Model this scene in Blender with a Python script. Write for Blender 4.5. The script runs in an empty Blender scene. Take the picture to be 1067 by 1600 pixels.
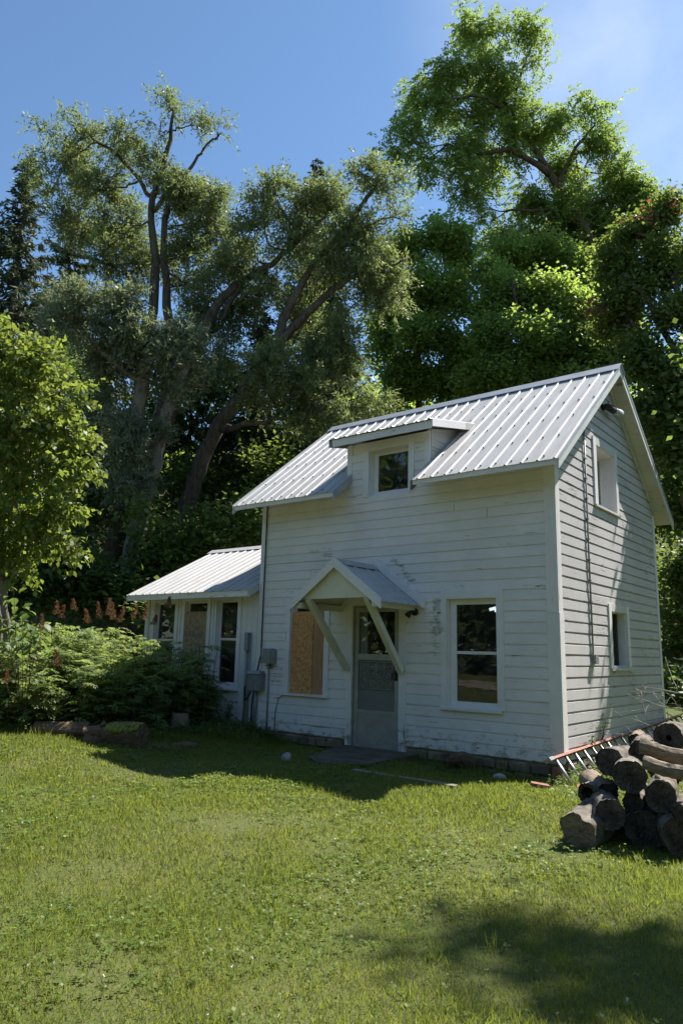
import bpy, bmesh, math, random
import numpy as np
from mathutils import Matrix, Vector

scene = bpy.context.scene
COL = scene.collection
random.seed(7)
rng = np.random.default_rng(7)

# ------------------------------------------------------------------ camera
cam_data = bpy.data.cameras.new("camera")
cam = bpy.data.objects.new("camera", cam_data)
COL.objects.link(cam)
cam_data.sensor_fit = 'VERTICAL'
cam_data.sensor_height = 36.0
cam_data.lens = 25.34
cam_data.clip_end = 500.0
cam.matrix_world = Matrix([[0.784706, 0.099331, 0.611858, 3.658612], [0.619413, -0.163476, -0.767856, -9.155192], [0.023752, 0.981534, -0.189807, 1.430751], [0.000000, 0.000000, 0.000000, 1.000000]])
scene.camera = cam
EYE = np.array((3.659, -9.155, 1.431))

# ------------------------------------------------------------------ sky, sun, exposure
SUN_EL, SUN_AZ = math.radians(54.0), math.radians(19.0)      # azimuth from +Y towards +X
world = bpy.data.worlds.new("World")
scene.world = world
world.use_nodes = True
wn = world.node_tree
bg = wn.nodes["Background"]
sky = wn.nodes.new("ShaderNodeTexSky")
sky.sky_type = 'NISHITA'
sky.sun_disc = False
sky.sun_elevation = SUN_EL
sky.sun_rotation = SUN_AZ
sky.altitude = 300
sky.air_density = 1.0
sky.dust_density = 0.25
sky.ozone_density = 2.2
tc = wn.nodes.new("ShaderNodeTexCoord")
mp = wn.nodes.new("ShaderNodeMapping")
mp.inputs['Location'].default_value = (0.55, 0.2, 0.0)
mp.inputs['Scale'].default_value = (1.2, 1.2, 2.6)
cn = wn.nodes.new("ShaderNodeTexNoise")
cn.inputs['Scale'].default_value = 1.5
cn.inputs['Detail'].default_value = 9
cn.inputs['Roughness'].default_value = 0.55
cn.inputs['Distortion'].default_value = 0.5
cr = wn.nodes.new("ShaderNodeValToRGB")
cr.color_ramp.elements[0].position = 0.34
cr.color_ramp.elements[0].color = (0, 0, 0, 1)
cr.color_ramp.elements[1].position = 0.72
cr.color_ramp.elements[1].color = (.34, .34, .34, 1)
mx = wn.nodes.new("ShaderNodeMixRGB")
mx.inputs['Color2'].default_value = (9, 9.4, 10, 1)
wn.links.new(tc.outputs['Generated'], mp.inputs['Vector'])
wn.links.new(mp.outputs['Vector'], cn.inputs['Vector'])
wn.links.new(cn.outputs['Fac'], cr.inputs['Fac'])
# one thin cirrus patch high in the sky to the right
dt = wn.nodes.new("ShaderNodeVectorMath"); dt.operation = 'DOT_PRODUCT'
dt.inputs[1].default_value = (-0.166, 0.719, 0.674)
dm = wn.nodes.new("ShaderNodeMapRange"); dm.interpolation_type = 'SMOOTHSTEP'
dm.inputs['From Min'].default_value = 0.955; dm.inputs['From Max'].default_value = 1.0
pm = wn.nodes.new("ShaderNodeMath"); pm.operation = 'MULTIPLY'
wn.links.new(tc.outputs['Generated'], dt.inputs[0]); wn.links.new(dt.outputs['Value'], dm.inputs['Value'])
wn.links.new(dm.outputs['Result'], pm.inputs[0]); wn.links.new(cr.outputs['Color'], pm.inputs[1])
wn.links.new(pm.outputs[0], mx.inputs['Fac'])
tint = wn.nodes.new("ShaderNodeMixRGB")
tint.blend_type = 'MULTIPLY'
tint.inputs['Fac'].default_value = 1.0
tint.inputs['Color2'].default_value = (0.86, 0.99, 1.03, 1)
wn.links.new(sky.outputs['Color'], tint.inputs['Color1'])
wn.links.new(tint.outputs['Color'], mx.inputs['Color1'])
wn.links.new(mx.outputs['Color'], bg.inputs['Color'])
bg.inputs['Strength'].default_value = 0.075

sun_data = bpy.data.lights.new("sun", 'SUN')
sun_data.energy = 4.7
sun_data.angle = math.radians(0.53)
sun_data.color = (1.0, 0.95, 0.87)
sun = bpy.data.objects.new("sun", sun_data)
COL.objects.link(sun)
to_sun = Vector((math.sin(SUN_AZ) * math.cos(SUN_EL), math.cos(SUN_AZ) * math.cos(SUN_EL), math.sin(SUN_EL)))
sun.rotation_euler = to_sun.to_track_quat('Z', 'Y').to_euler()
sun.location = (8, 20, 30)

scene.view_settings.view_transform = 'Standard'
scene.view_settings.look = 'None'
scene.view_settings.gamma = 1.0
scene.view_settings.exposure = 1.3
scene.view_settings.use_curve_mapping = False
scene.cycles.diffuse_bounces = 6

# ------------------------------------------------------------------ helpers
def tag(o, label=None, cat=None, group=None, kind=None):
    if label: o['label'] = label
    if cat: o['category'] = cat
    if group: o['group'] = group
    if kind: o['kind'] = kind
    return o

def attach(o, parent):
    if parent is not None:
        o.parent = parent
        # children are written in world coordinates; only a thing's own root has a location
        if parent.parent is None: o.matrix_parent_inverse = Matrix.Translation(parent.location).inverted()
    return o

def empty(name, loc, label=None, cat=None, group=None):
    o = bpy.data.objects.new(name, None)
    o.empty_display_size = 0.2
    o.location = loc
    COL.objects.link(o)
    return tag(o, label, cat, group)

def link(name, mesh, parent=None):
    o = bpy.data.objects.new(name, mesh)
    COL.objects.link(o)
    return attach(o, parent)

class MB:
    """collects verts and faces, builds one mesh object"""
    def __init__(self):
        self.v, self.f, self.mi, self.sm = [], [], [], []
    def add(self, verts, faces, mi=0, smooth=False):
        b = len(self.v)
        self.v += [tuple(p) for p in verts]
        for f in faces:
            self.f.append(tuple(i + b for i in f)); self.mi.append(mi); self.sm.append(smooth)
    def hexa(self, p, mi=0):
        # p: 8 points, bottom ring 0-3, top ring 4-7
        self.add(p, [(3, 2, 1, 0), (4, 5, 6, 7), (0, 1, 5, 4), (1, 2, 6, 5), (2, 3, 7, 6), (3, 0, 4, 7)], mi)
    def box(self, x0, x1, y0, y1, z0, z1, mi=0):
        self.hexa([(x0, y0, z0), (x1, y0, z0), (x1, y1, z0), (x0, y1, z0),
                   (x0, y0, z1), (x1, y0, z1), (x1, y1, z1), (x0, y1, z1)], mi)
    def bar(self, a, b, w, h, up=(0, 0, 1), mi=0):
        a, b, up = Vector(a), Vector(b), Vector(up)
        d = (b - a).normalized()
        s = d.cross(up).normalized() * (w / 2)
        u = s.cross(d).normalized() * (h / 2)
        self.hexa([a - s - u, a + s - u, b + s - u, b - s - u, a - s + u, a + s + u, b + s + u, b - s + u], mi)
    def tube(self, pts, rad, n=8, mi=0, smooth=True, cap=True):
        pts = [Vector(p) for p in pts]
        if not hasattr(rad, '__len__'): rad = [rad] * len(pts)
        rings = []
        ref = Vector((0.31, 0.17, 0.93))
        for i, p in enumerate(pts):
            d = (pts[min(i + 1, len(pts) - 1)] - pts[max(i - 1, 0)]).normalized()
            s = d.cross(ref)
            if s.length < 0.05: s = d.cross(Vector((1, 0, 0)))
            s.normalize(); u = s.cross(d)
            ref = u * 1.0 if abs(d.dot(ref)) > .9 else ref
            rings.append([p + (s * math.cos(2 * math.pi * k / n) + u * math.sin(2 * math.pi * k / n)) * rad[i] for k in range(n)])
        vs = [q for r in rings for q in r]
        fs = []
        for i in range(len(pts) - 1):
            for k in range(n):
                a, b = i * n + k, i * n + (k + 1) % n
                fs.append((a, b, b + n, a + n))
        if cap:
            fs.append(tuple(range(n - 1, -1, -1))); fs.append(tuple(range((len(pts) - 1) * n, len(pts) * n)))
        self.add(vs, fs, mi, smooth)
    def mesh(self, name, mats):
        me = bpy.data.meshes.new(name)
        me.from_pydata(self.v, [], self.f)
        for m in (mats if isinstance(mats, (list, tuple)) else [mats]): me.materials.append(m)
        me.polygons.foreach_set('material_index', self.mi)
        me.polygons.foreach_set('use_smooth', self.sm)
        me.update()
        return me
    def build(self, name, mats, parent=None):
        return link(name, self.mesh(name, mats), parent)

def box(name, x0, x1, y0, y1, z0, z1, m, parent=None):
    b = MB(); b.box(x0, x1, y0, y1, z0, z1); return b.build(name, m, parent)

# ------------------------------------------------------------------ materials
class NT:
    def __init__(self, name):
        self.m = bpy.data.materials.new(name); self.m.use_nodes = True
        self.t = self.m.node_tree; self.b = self.t.nodes['Principled BSDF']; self.out = self.t.nodes['Material Output']
    def n(self, typ, **kw):
        o = self.t.nodes.new(typ)
        for k, v in kw.items(): setattr(o, k, v)
        return o
    def l(self, a, b): self.t.links.new(a, b)
    def pos(self): return self.n('ShaderNodeNewGeometry').outputs['Position']
    def mapped(self, vec, scale=(1, 1, 1), loc=(0, 0, 0)):
        m = self.n('ShaderNodeMapping'); m.inputs['Scale'].default_value = scale; m.inputs['Location'].default_value = loc
        self.l(vec, m.inputs['Vector']); return m.outputs['Vector']
    def noise(self, vec, scale, detail=4, rough=.55, dist=0):
        o = self.n('ShaderNodeTexNoise'); o.inputs['Scale'].default_value = scale; o.inputs['Detail'].default_value = detail
        o.inputs['Roughness'].default_value = rough; o.inputs['Distortion'].default_value = dist
        self.l(vec, o.inputs['Vector']); return o.outputs['Fac']
    def ramp(self, fac, lo, hi, a=0.0, b=1.0):
        o = self.n('ShaderNodeMapRange'); o.clamp = True
        o.inputs['From Min'].default_value = lo; o.inputs['From Max'].default_value = hi
        o.inputs['To Min'].default_value = a; o.inputs['To Max'].default_value = b
        self.l(fac, o.inputs['Value']); return o.outputs['Result']
    def math(self, op, a, b=None):
        o = self.n('ShaderNodeMath', operation=op)
        for i, x in enumerate((a, b)):
            if x is None: continue
            if isinstance(x, (int, float)): o.inputs[i].default_value = x
            else: self.l(x, o.inputs[i])
        return o.outputs[0]
    def mix(self, fac, a, b, blend='MIX'):
        o = self.n('ShaderNodeMixRGB', blend_type=blend)
        for k, x in (('Fac', fac), ('Color1', a), ('Color2', b)):
            if isinstance(x, (int, float)): o.inputs[k].default_value = x
            elif isinstance(x, tuple): o.inputs[k].default_value = (*x, 1)
            else: self.l(x, o.inputs[k])
        return o.outputs['Color']
    def bump(self, h, strength=.3, dist=.01):
        o = self.n('ShaderNodeBump'); o.inputs['Strength'].default_value = strength; o.inputs['Distance'].default_value = dist
        self.l(h, o.inputs['Height']); self.l(o.outputs['Normal'], self.b.inputs['Normal'])
    def xyz(self, vec):
        o = self.n('ShaderNodeSeparateXYZ'); self.l(vec, o.inputs[0]); return o.outputs
    def done(self, col, rough=.7, metal=0.0, spec=.4):
        if isinstance(col, tuple): self.b.inputs['Base Color'].default_value = (*col, 1)
        else: self.l(col, self.b.inputs['Base Color'])
        if isinstance(rough, (int, float)): self.b.inputs['Roughness'].default_value = rough
        else: self.l(rough, self.b.inputs['Roughness'])
        self.b.inputs['Metallic'].default_value = metal
        self.b.inputs['Specular IOR Level'].default_value = spec
        return self.m

def white_paint(name, axis='x', base=(.82, .780, .785), wear=.5, stains=True):
    """old white house paint: grain along the board, worn patches, green and grey stains with a shape of their own"""
    t = NT(name); p = t.pos()
    sc = {'x': (1.2, 6, 14), 'y': (6, 1.2, 14), 'z': (14, 14, 1.2)}[axis]
    grain = t.noise(t.mapped(p, sc), 6, 5, .6)
    blot = t.noise(p, 1.3, 4, .6)
    fine = t.noise(p, 38, 3, .6)
    col = t.mix(t.ramp(blot, .3, .75), base, tuple(c * .82 for c in base))
    col = t.mix(t.ramp(grain, .52, .8, 0, .35), col, (.42, .41, .37))
    oi = t.n('ShaderNodeObjectInfo')
    col = t.mix(t.ramp(oi.outputs['Random'], 0, 1, 0, .16), col, (.45, .46, .44))
    peel = t.math('ADD', t.math('ADD', t.noise(t.mapped(p, sc), 2.2, 8, .68), t.math('MULTIPLY', fine, .12)), t.math('MULTIPLY', t.math('SUBTRACT', t.noise(t.mapped(p, (1, 1, 1.4)), 1.1, 4, .6), .55), .6))
    lo = .76 - .12 * wear
    x, y, z = t.xyz(p)
    if stains:
        low = t.ramp(z, .02, .75, 1, 0)
        # grime streak under the right end of the door hood, beside the window
        dx = t.math('ABSOLUTE', t.math('ADD', x, 1.82))
        sx = t.ramp(dx, .05, .22, 1, 0)
        sz = t.math('MULTIPLY', t.ramp(z, .8, 1.8, 0, 1), t.ramp(z, 2.15, 2.45, 1, 0))
        streak = t.math('MULTIPLY', t.math('MULTIPLY', sx, sz), t.ramp(y, .3, .5, 1, 0))
        # mould above the hood flashing
        hx = t.math('ABSOLUTE', t.math('ADD', t.math('ADD', x, 2.38), t.math('MULTIPLY', t.math('SUBTRACT', z, 2.65), .9)))
        mould = t.math('MULTIPLY', t.math('MULTIPLY', t.ramp(hx, .02, .26, 1, 0), t.ramp(z, 2.3, 2.5, 0, 1)),
                       t.math('MULTIPLY', t.ramp(z, 2.75, 3.1, 1, 0), t.ramp(y, .3, .5, 1, 0)))
        wet = t.math('MAXIMUM', t.math('MULTIPLY', low, .95), t.math('MAXIMUM', streak, t.math('MULTIPLY', mould, .95)))
        n2 = t.noise(t.mapped(p, (1, 1, 1.6)), 7, 8, .7)
        stain = t.ramp(t.math('ADD', t.math('MULTIPLY', wet, .25), n2), .69, .80)
        col = t.mix(t.math('MULTIPLY', stain, .7), col, (.30, .29, .20))
        n3 = t.noise(t.mapped(p, (1, 1, 2.5)), 9, 6, .7)
        crust = t.ramp(t.math('ADD', t.math('MULTIPLY', wet, .24), n3), .79, .84)
        col = t.mix(t.math('MULTIPLY', crust, .9), col, (.10, .095, .075))
        peel = t.math('ADD', peel, t.math('MULTIPLY', t.ramp(z, .05, .55, 1, 0), .13))
    pe = t.ramp(peel, lo, lo + .035)
    col = t.mix(pe, col, (.27, .255, .23))
    h = t.math('ADD', t.math('MULTIPLY', grain, .6), t.math('MULTIPLY', pe, -.8))
    t.bump(h, .35, .004)
    return t.done(col, t.ramp(fine, .3, .7, .5, .75))

M = {}
M['paint_x'] = white_paint('white_paint_boards', 'x')
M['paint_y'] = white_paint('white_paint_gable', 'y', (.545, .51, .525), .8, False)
M['trim_z'] = white_paint('white_paint_upright', 'z', (.82, .785, .79), .3)
M['trim_x'] = white_paint('white_paint_trim', 'x', (.82, .785, .79), .35)
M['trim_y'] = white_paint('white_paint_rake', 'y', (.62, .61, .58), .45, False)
M['cream'] = white_paint('cream_paint', 'z', (.74, .72, .60), .2, False)
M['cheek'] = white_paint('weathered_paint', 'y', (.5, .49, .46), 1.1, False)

def simple(name, col, rough=.7, var=.25, scale=8, bump=.2, metal=0, spec=.4, dist=.005, stretch=(1, 1, 1)):
    t = NT(name); p = t.mapped(t.pos(), stretch)
    n = t.noise(p, scale, 6, .62)
    c = t.mix(t.ramp(n, .3, .72), tuple(x * (1 - var) for x in col), tuple(min(1, x * (1 + var)) for x in col))
    t.bump(n, bump, dist)
    return t.done(c, rough, metal, spec)

def metal_roof():
    t = NT('white_ribbed_metal'); p = t.pos()
    n = t.noise(t.mapped(p, (9, 1, 1)), 1.6, 6, .6)
    n2 = t.noise(p, 14, 4, .6)
    c = t.mix(t.ramp(n, .35, .75), (.47, .465, .46), (.35, .345, .335))
    c = t.mix(t.ramp(n2, .62, .8, 0, .5), c, (.36, .34, .31))
    return t.done(c, t.ramp(n2, .3, .7, .42, .55), 0.0, .4)
M['roof'] = metal_roof()
M['flashing'] = simple('grey_flashing', (.42, .43, .45), .42, .15, 5, .08, .4)
M['screw'] = simple('dull_screw', (.22, .21, .2), .5, .1, 20, .0, .5)
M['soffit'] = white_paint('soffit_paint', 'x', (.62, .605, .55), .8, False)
M['foundation'] = simple('mortared_stone', (.15, .115, .08), .95, .55, 6, .9, dist=.03)
M['dark_inside'] = simple('dark_room', (.05, .047, .043), .9, .2, 3, 0)
M['grey_metal'] = simple('grey_painted_metal', (.26, .27, .265), .5, .18, 14, .08, .2)
M['black'] = simple('black_rubber', (.02, .02, .022), .6, .2, 20, .1)
M['alu'] = simple('aluminium', (.55, .55, .54), .38, .12, 20, .05, .8)
M['door_grey'] = simple('weathered_door_metal', (.33, .325, .295), .5, .16, 5, .1, .15)
M['board_wood'] = simple('raw_pine_board', (.42, .225, .12), .8, .35, 5, .3, stretch=(12, 12, 1))
M['grey_wood'] = simple('weathered_grey_wood', (.20, .175, .145), .9, .4, 7, .6, stretch=(1.5, 10, 10), dist=.01)
M['slab'] = simple('mossy_concrete', (.095, .08, .062), .95, .5, 5, .7, dist=.015)
M['rock'] = simple('field_stone', (.30, .29, .28), .9, .4, 9, .8, dist=.02)
M['brick'] = simple('broken_brick', (.25, .12, .09), .9, .3, 16, .6)
M['rail'] = simple('faded_orange_fibreglass', (.36, .17, .125), .7, .45, 9, .2, stretch=(1, .6, 4))
M['twig'] = simple('dry_twig', (.34, .31, .27), .9, .25, 20, .2)

def osb():
    t = NT('oriented_strand_board'); p = t.pos()
    v = t.n('ShaderNodeTexVoronoi'); v.inputs['Scale'].default_value = 58; v.feature = 'F1'
    w = t.mapped(p, (1, 1, .55)); t.l(w, v.inputs['Vector'])
    n = t.noise(p, 60, 4, .7)
    c = t.mix(t.xyz(v.outputs['Color'])[0], (.40, .17, .055), (.70, .38, .15))
    c = t.mix(t.ramp(n, .55, .8, 0, .6), c, (.17, .09, .045))
    t.bump(t.xyz(v.outputs['Color'])[1], .3, .003)
    return t.done(c, .8)
M['osb'] = osb()
def osb_grey():
    t = NT('aged_strand_board'); p = t.pos()
    v = t.n('ShaderNodeTexVoronoi'); v.inputs['Scale'].default_value = 26
    t.l(t.mapped(p, (1, 1, .6)), v.inputs['Vector'])
    c = t.mix(t.xyz(v.outputs['Color'])[0], (.25, .17, .10), (.40, .30, .20))
    x, y, z = t.xyz(p)
    foot = t.math('MULTIPLY', t.ramp(z, .8, 1.35, 1, 0), t.ramp(t.noise(p, 3, 4), .45, .6))
    c = t.mix(t.math('MULTIPLY', foot, .6), c, (.16, .07, .04))
    return t.done(c, .85)
M['osb_grey'] = osb_grey()

def glass():
    t = NT('window_glass')
    gl = t.n('ShaderNodeBsdfGlossy'); gl.inputs['Roughness'].default_value = .01; gl.inputs['Color'].default_value = (1, 1, 1, 1)
    tr = t.n('ShaderNodeBsdfTransparent'); tr.inputs['Color'].default_value = (.75, .78, .76, 1)
    fr = t.n('ShaderNodeFresnel'); fr.inputs['IOR'].default_value = 1.42
    p = t.pos(); b = t.n('ShaderNodeBump'); b.inputs['Strength'].default_value = .06; b.inputs['Distance'].default_value = .02
    t.l(t.noise(p, 2.2, 2), b.inputs['Height']); t.l(b.outputs['Normal'], gl.inputs['Normal'])
    m = t.n('ShaderNodeMixShader'); t.l(fr.outputs[0], m.inputs[0]); t.l(tr.outputs[0], m.inputs[1]); t.l(gl.outputs[0], m.inputs[2])
    du = t.n('ShaderNodeBsdfDiffuse'); du.inputs['Color'].default_value = (.45, .43, .39, 1)
    m2 = t.n('ShaderNodeMixShader'); t.l(t.ramp(t.noise(p, 5, 5, .65), .4, .8, .015, .11), m2.inputs[0]); t.l(m.outputs[0], m2.inputs[1]); t.l(du.outputs[0], m2.inputs[2])
    t.l(m2.outputs[0], t.out.inputs['Surface'])
    return t.m
M['glass'] = glass()

def screen_mesh():
    t = NT('insect_screen')
    tr = t.n('ShaderNodeBsdfTransparent')
    m = t.n('ShaderNodeMixShader'); m.inputs[0].default_value = .55
    t.done((.24, .24, .235), .6)
    t.l(tr.outputs[0], m.inputs[1]); t.l(t.b.outputs[0], m.inputs[2]); t.l(m.outputs[0], t.out.inputs['Surface'])
    return t.m
M['screen'] = screen_mesh()

def glow_mat():
    t = NT('glowing_white'); t.done((.8, .8, .8), .4)
    t.b.inputs['Emission Color'].default_value = (.85, .95, 1, 1); t.b.inputs['Emission Strength'].default_value = .75
    return t.m
M['tube'] = glow_mat()

def bark(name, col, scale=9, var=.5):
    t = NT(name); p = t.pos()
    n = t.noise(t.mapped(p, (1, 1, .25)), scale, 7, .65, .4)
    n2 = t.noise(p, 1.5, 3)
    c = t.mix(t.ramp(n, .35, .68), tuple(x * (1 - var) for x in col), tuple(x * (1 + var) for x in col))
    c = t.mix(t.ramp(n2, .5, .75, 0, .45), c, (.12, .13, .085))
    t.bump(n, .9, .05)
    return t.done(c, .95, 0, .2)
M['bark'] = bark('ridged_bark', (.085, .068, .052))
M['bark_pale'] = bark('pale_bark', (.20, .18, .155))
M['bark_red'] = bark('red_brown_bark', (.085, .06, .045))

def log_bark():
    t = NT('log_bark'); p = t.pos()
    n = t.noise(t.mapped(p, (1, .45, 1)), 14, 7, .68, .5)
    n2 = t.noise(p, 4, 4)
    c = t.mix(t.ramp(n, .35, .68), (.052, .042, .033), (.22, .195, .165))
    c = t.mix(t.ramp(n2, .5, .7, 0, .6), c, (.29, .26, .22))
    t.bump(n, .8, .02)
    return t.done(c, .92, 0, .2)
M['log_bark'] = log_bark()
def log_end():
    t = NT('log_end_grain'); p = t.n('ShaderNodeTexCoord').outputs['Object']
    w = t.n('ShaderNodeTexWave', wave_type='RINGS', rings_direction='Y'); w.inputs['Scale'].default_value = 16
    w.inputs['Distortion'].default_value = 2.5; w.inputs['Detail'].default_value = 3; t.l(p, w.inputs['Vector'])
    n = t.noise(p, 9, 6, .7); n2 = t.noise(p, 26, 4, .6)
    c = t.mix(t.ramp(n, .35, .7), (.034, .029, .025), (.15, .13, .11))
    c = t.mix(t.math('MULTIPLY', w.outputs['Fac'], .08), c, (.15, .13, .11))
    c = t.mix(t.ramp(n2, .62, .74, 0, .7), c, (.20, .18, .155))
    x, y, z = t.xyz(p); cv = t.n('ShaderNodeCombineXYZ')
    t.l(t.math('MULTIPLY', t.math('ARCTAN2', z, x), 1.3), cv.inputs[0]); t.l(t.math('MULTIPLY', n, 1.2), cv.inputs[1]); t.l(t.n('ShaderNodeObjectInfo').outputs['Random'], cv.inputs[2])
    ck = t.math('ABSOLUTE', t.math('SUBTRACT', t.noise(cv.outputs[0], 1.6, 3, .6), .5))
    c = t.mix(t.math('MULTIPLY', t.ramp(ck, .004, .016, .8, 0), t.ramp(n2, .35, .6)), c, (.012, .01, .009))
    t.bump(t.math('ADD', n2, t.math('MULTIPLY', w.outputs['Fac'], .1)), .9, .02)
    return t.done(c, .95, 0, .15)
M['log_end'] = log_end()
M['split_wood'] = simple('weathered_split_wood', (.21, .165, .12), .9, .45, 6, .6, stretch=(2, 9, 9), dist=.012)
M['rotten'] = simple('rotten_wood', (.13, .085, .055), .95, .5, 12, .9, dist=.02, stretch=(1, 1, 3))
M['moss'] = simple('yellow_green_moss', (.17, .17, .03), .95, .5, 22, .9, dist=.02)

def leaf(name, a, b, trans=(.16, .22, .04), tfac=.35, rough=.5, spec=.35):
    """leaf colours run from a to b by a per-leaf tone value"""
    t = NT(name)
    at = t.n('ShaderNodeAttribute'); at.attribute_name = 'tone'
    c = t.mix(at.outputs['Fac'], a, b)
    t.done(c, rough, 0, spec)
    tl = t.n('ShaderNodeBsdfTranslucent'); t.l(t.mix(at.outputs['Fac'], tuple(x * .8 for x in trans), trans), tl.inputs['Color'])
    m = t.n('ShaderNodeMixShader'); m.inputs[0].default_value = tfac
    t.l(t.b.outputs[0], m.inputs[1]); t.l(tl.outputs[0], m.inputs[2]); t.l(m.outputs[0], t.out.inputs['Surface'])
    return t.m
M['lf_willow'] = leaf('willow_leaf', (.092, .120, .050), (.150, .172, .082), (.30, .37, .11), .44)
M['lf_silver'] = leaf('silver_willow_leaf', (.12, .15, .09), (.21, .24, .16), (.28, .33, .13), .38)
M['lf_locust'] = leaf('locust_leaf', (.068, .112, .028), (.118, .158, .046), (.36, .48, .09), .52)
M['lf_maple'] = leaf('maple_leaf', (.078, .128, .030), (.125, .165, .050), (.42, .56, .10), .56)
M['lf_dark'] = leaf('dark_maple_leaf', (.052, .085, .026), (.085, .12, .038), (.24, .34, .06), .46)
M['lf_young'] = leaf('young_tree_leaf', (.090, .140, .026), (.150, .190, .050), (.32, .40, .06), .46)
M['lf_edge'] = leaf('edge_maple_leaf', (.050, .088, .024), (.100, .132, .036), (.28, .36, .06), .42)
M['lf_red'] = leaf('reddish_leaf', (.16, .06, .035), (.22, .09, .05), (.35, .10, .06), .4)
M['lf_spruce'] = leaf('spruce_needles', (.036, .054, .026), (.075, .095, .042), (.10, .13, .04), .2, .6, .25)
M['lf_shrub'] = leaf('fernlike_leaf', (.09, .145, .045), (.175, .225, .09), (.38, .48, .12), .5)
M['lf_broad'] = leaf('broad_weed_leaf', (.08, .135, .04), (.15, .20, .09), (.28, .38, .08), .42)
M['lf_seed'] = leaf('rusty_seed_head', (.15, .078, .043), (.24, .135, .075), (.26, .13, .06), .25, .8, .1)
M['lf_grass'] = leaf('lawn_blades', (.088, .128, .018), (.195, .195, .048), (.38, .45, .06), .44, .55, .3)
M['lf_clover'] = leaf('clover_leaf', (.075, .130, .022), (.130, .170, .036), (.32, .44, .06), .42)
M['lf_straw'] = leaf('dry_grass', (.22, .18, .09), (.32, .27, .15), (.2, .18, .08), .2, .8, .1)

def ground_mat():
    t = NT('turf_soil'); p = t.pos()
    n = t.noise(p, 1.1, 5, .6); n2 = t.noise(p, 26, 5, .7)
    c = t.mix(t.ramp(n, .35, .68), (.060, .090, .020), (.110, .115, .040))
    c = t.mix(t.ramp(n2, .45, .75, 0, .7), c, (.11, .09, .05))
    t.bump(n2, .8, .03)
    return t.done(c, .95, 0, .15)
M['ground'] = ground_mat()
M['gravel'] = simple('brown_gravel', (.27, .22, .175), .95, .35, 30, .6)
M['stone'] = simple('mossy_foundation_stone', (.17, .135, .095), .95, .6, 5, .9, dist=.02)

# ------------------------------------------------------------------ ground, road
def smooth(a, b, v):
    t = np.clip((v - a) / (b - a), 0, 1); return t * t * (3 - 2 * t)

def gz(x, y):
    x = np.asarray(x, float); y = np.asarray(y, float)
    left = np.clip(-4.3 - x, 0, 60)
    z = .30 * smooth(0, 4.5, left) + .02 * np.clip(left - 4, 0, 40)
    z = z + .36 * smooth(.6, 6.5, y) * (1 - .6 * smooth(-.6, -.1, x) * smooth(1.6, .7, x)) - .07 * smooth(-.3, .1, x) * smooth(1.3, .6, x) * smooth(-1.0, -.4, y)
    d = -.612 * (x - EYE[0]) + .79 * (y - EYE[1])
    h = np.clip(d - 15.5, 0, 200)
    z = z + .34 * h * smooth(0, 8, h) * (1 - .45 * smooth(30, 90, h))
    z = z + .022 * np.sin(x * 1.7 + .6 * y) + .016 * np.sin(y * 2.3 - .8 * x) + .01 * np.sin(4.1 * x + 3.2 * y)
    near = smooth(2.5, 0, np.hypot(x + 2.5, (y - 2.3) * 1.1) - 2.4)
    return z - .07 * smooth(-1.3, -.3, -abs(y + .1)) * smooth(.3, -.2, x) * smooth(-5.2, -4.6, x)

def axis(lo, hi, step, far):
    core = list(np.arange(lo, hi + 1e-6, step))
    out, v, s = [], hi, step
    while v < far: s *= 1.25; v += s; out.append(v)
    neg, v, s = [], lo, step
    while v > -far: s *= 1.25; v -= s; neg.append(v)
    return np.array(neg[::-1] + core + out)
ax, ay = axis(-14, 7, .2, 240), axis(-11, 8, .2, 240)
GX, GY = np.meshgrid(ax, ay)
GZ = gz(GX, GY)
nx, ny = len(ax), len(ay)
gv = np.stack([GX.ravel(), GY.ravel(), GZ.ravel()], 1)
idx = np.arange(nx * ny).reshape(ny, nx)
gf = np.stack([idx[:-1, :-1], idx[:-1, 1:], idx[1:, 1:], idx[1:, :-1]], -1).reshape(-1, 4)
me = bpy.data.meshes.new('lawn_ground')
me.from_pydata(gv.tolist(), [], gf.tolist()); me.materials.append(M['ground'])
me.polygons.foreach_set('use_smooth', [True] * len(me.polygons))
tag(link('ground', me), kind='structure')
# gravel drive behind the camera, seen only in the window panes
b = MB()
for i in range(24):
    xa, xb = -30 + i * 3, -27 + i * 3
    q = [(xa, -17.5), (xb, -17.5), (xb, -13), (xa, -13)]
    b.add([(x, y, float(gz(x, y)) + .03) for x, y in q], [(0, 1, 2, 3)])
tag(b.build('gravel_drive', M['gravel']), kind='structure')

# ------------------------------------------------------------------ house
HOUSE = empty('wooden_house', (-2.7, 2.3, 0), 'small white weathered clapboard house with ribbed metal roof, dormer and lean-to annex', 'house')

class Face:
    """maps wall coordinates (u along, d outwards, z up) to boxes"""
    def __init__(self, side, off=0.0): self.side, self.off = side, off
    def rng(self, u0, u1, d0, d1):
        if self.side == 'front': return (u0, u1, self.off - d1, self.off - d0)
        if self.side == 'back': return (u0, u1, self.off + d0, self.off + d1)
        if self.side == 'right': return (self.off + d0, self.off + d1, u0, u1)
        return (self.off - d1, self.off - d0, u0, u1)
    def box(self, mb, u0, u1, d0, d1, z0, z1, mi=0):
        r = self.rng(u0, u1, d0, d1); mb.box(r[0], r[1], r[2], r[3], z0, z1, mi)
    def p(self, u, d, z):
        if self.side == 'front': return (u, self.off - d, z)
        if self.side == 'back': return (u, self.off + d, z)
        if self.side == 'right': return (self.off + d, u, z)
        return (self.off - d, u, z)

def face_box(F, name, u0, u1, d0, d1, z0, z1, m, parent):
    b = MB(); F.box(b, u0, u1, d0, d1, z0, z1); return b.build(name, m, parent)

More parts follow.
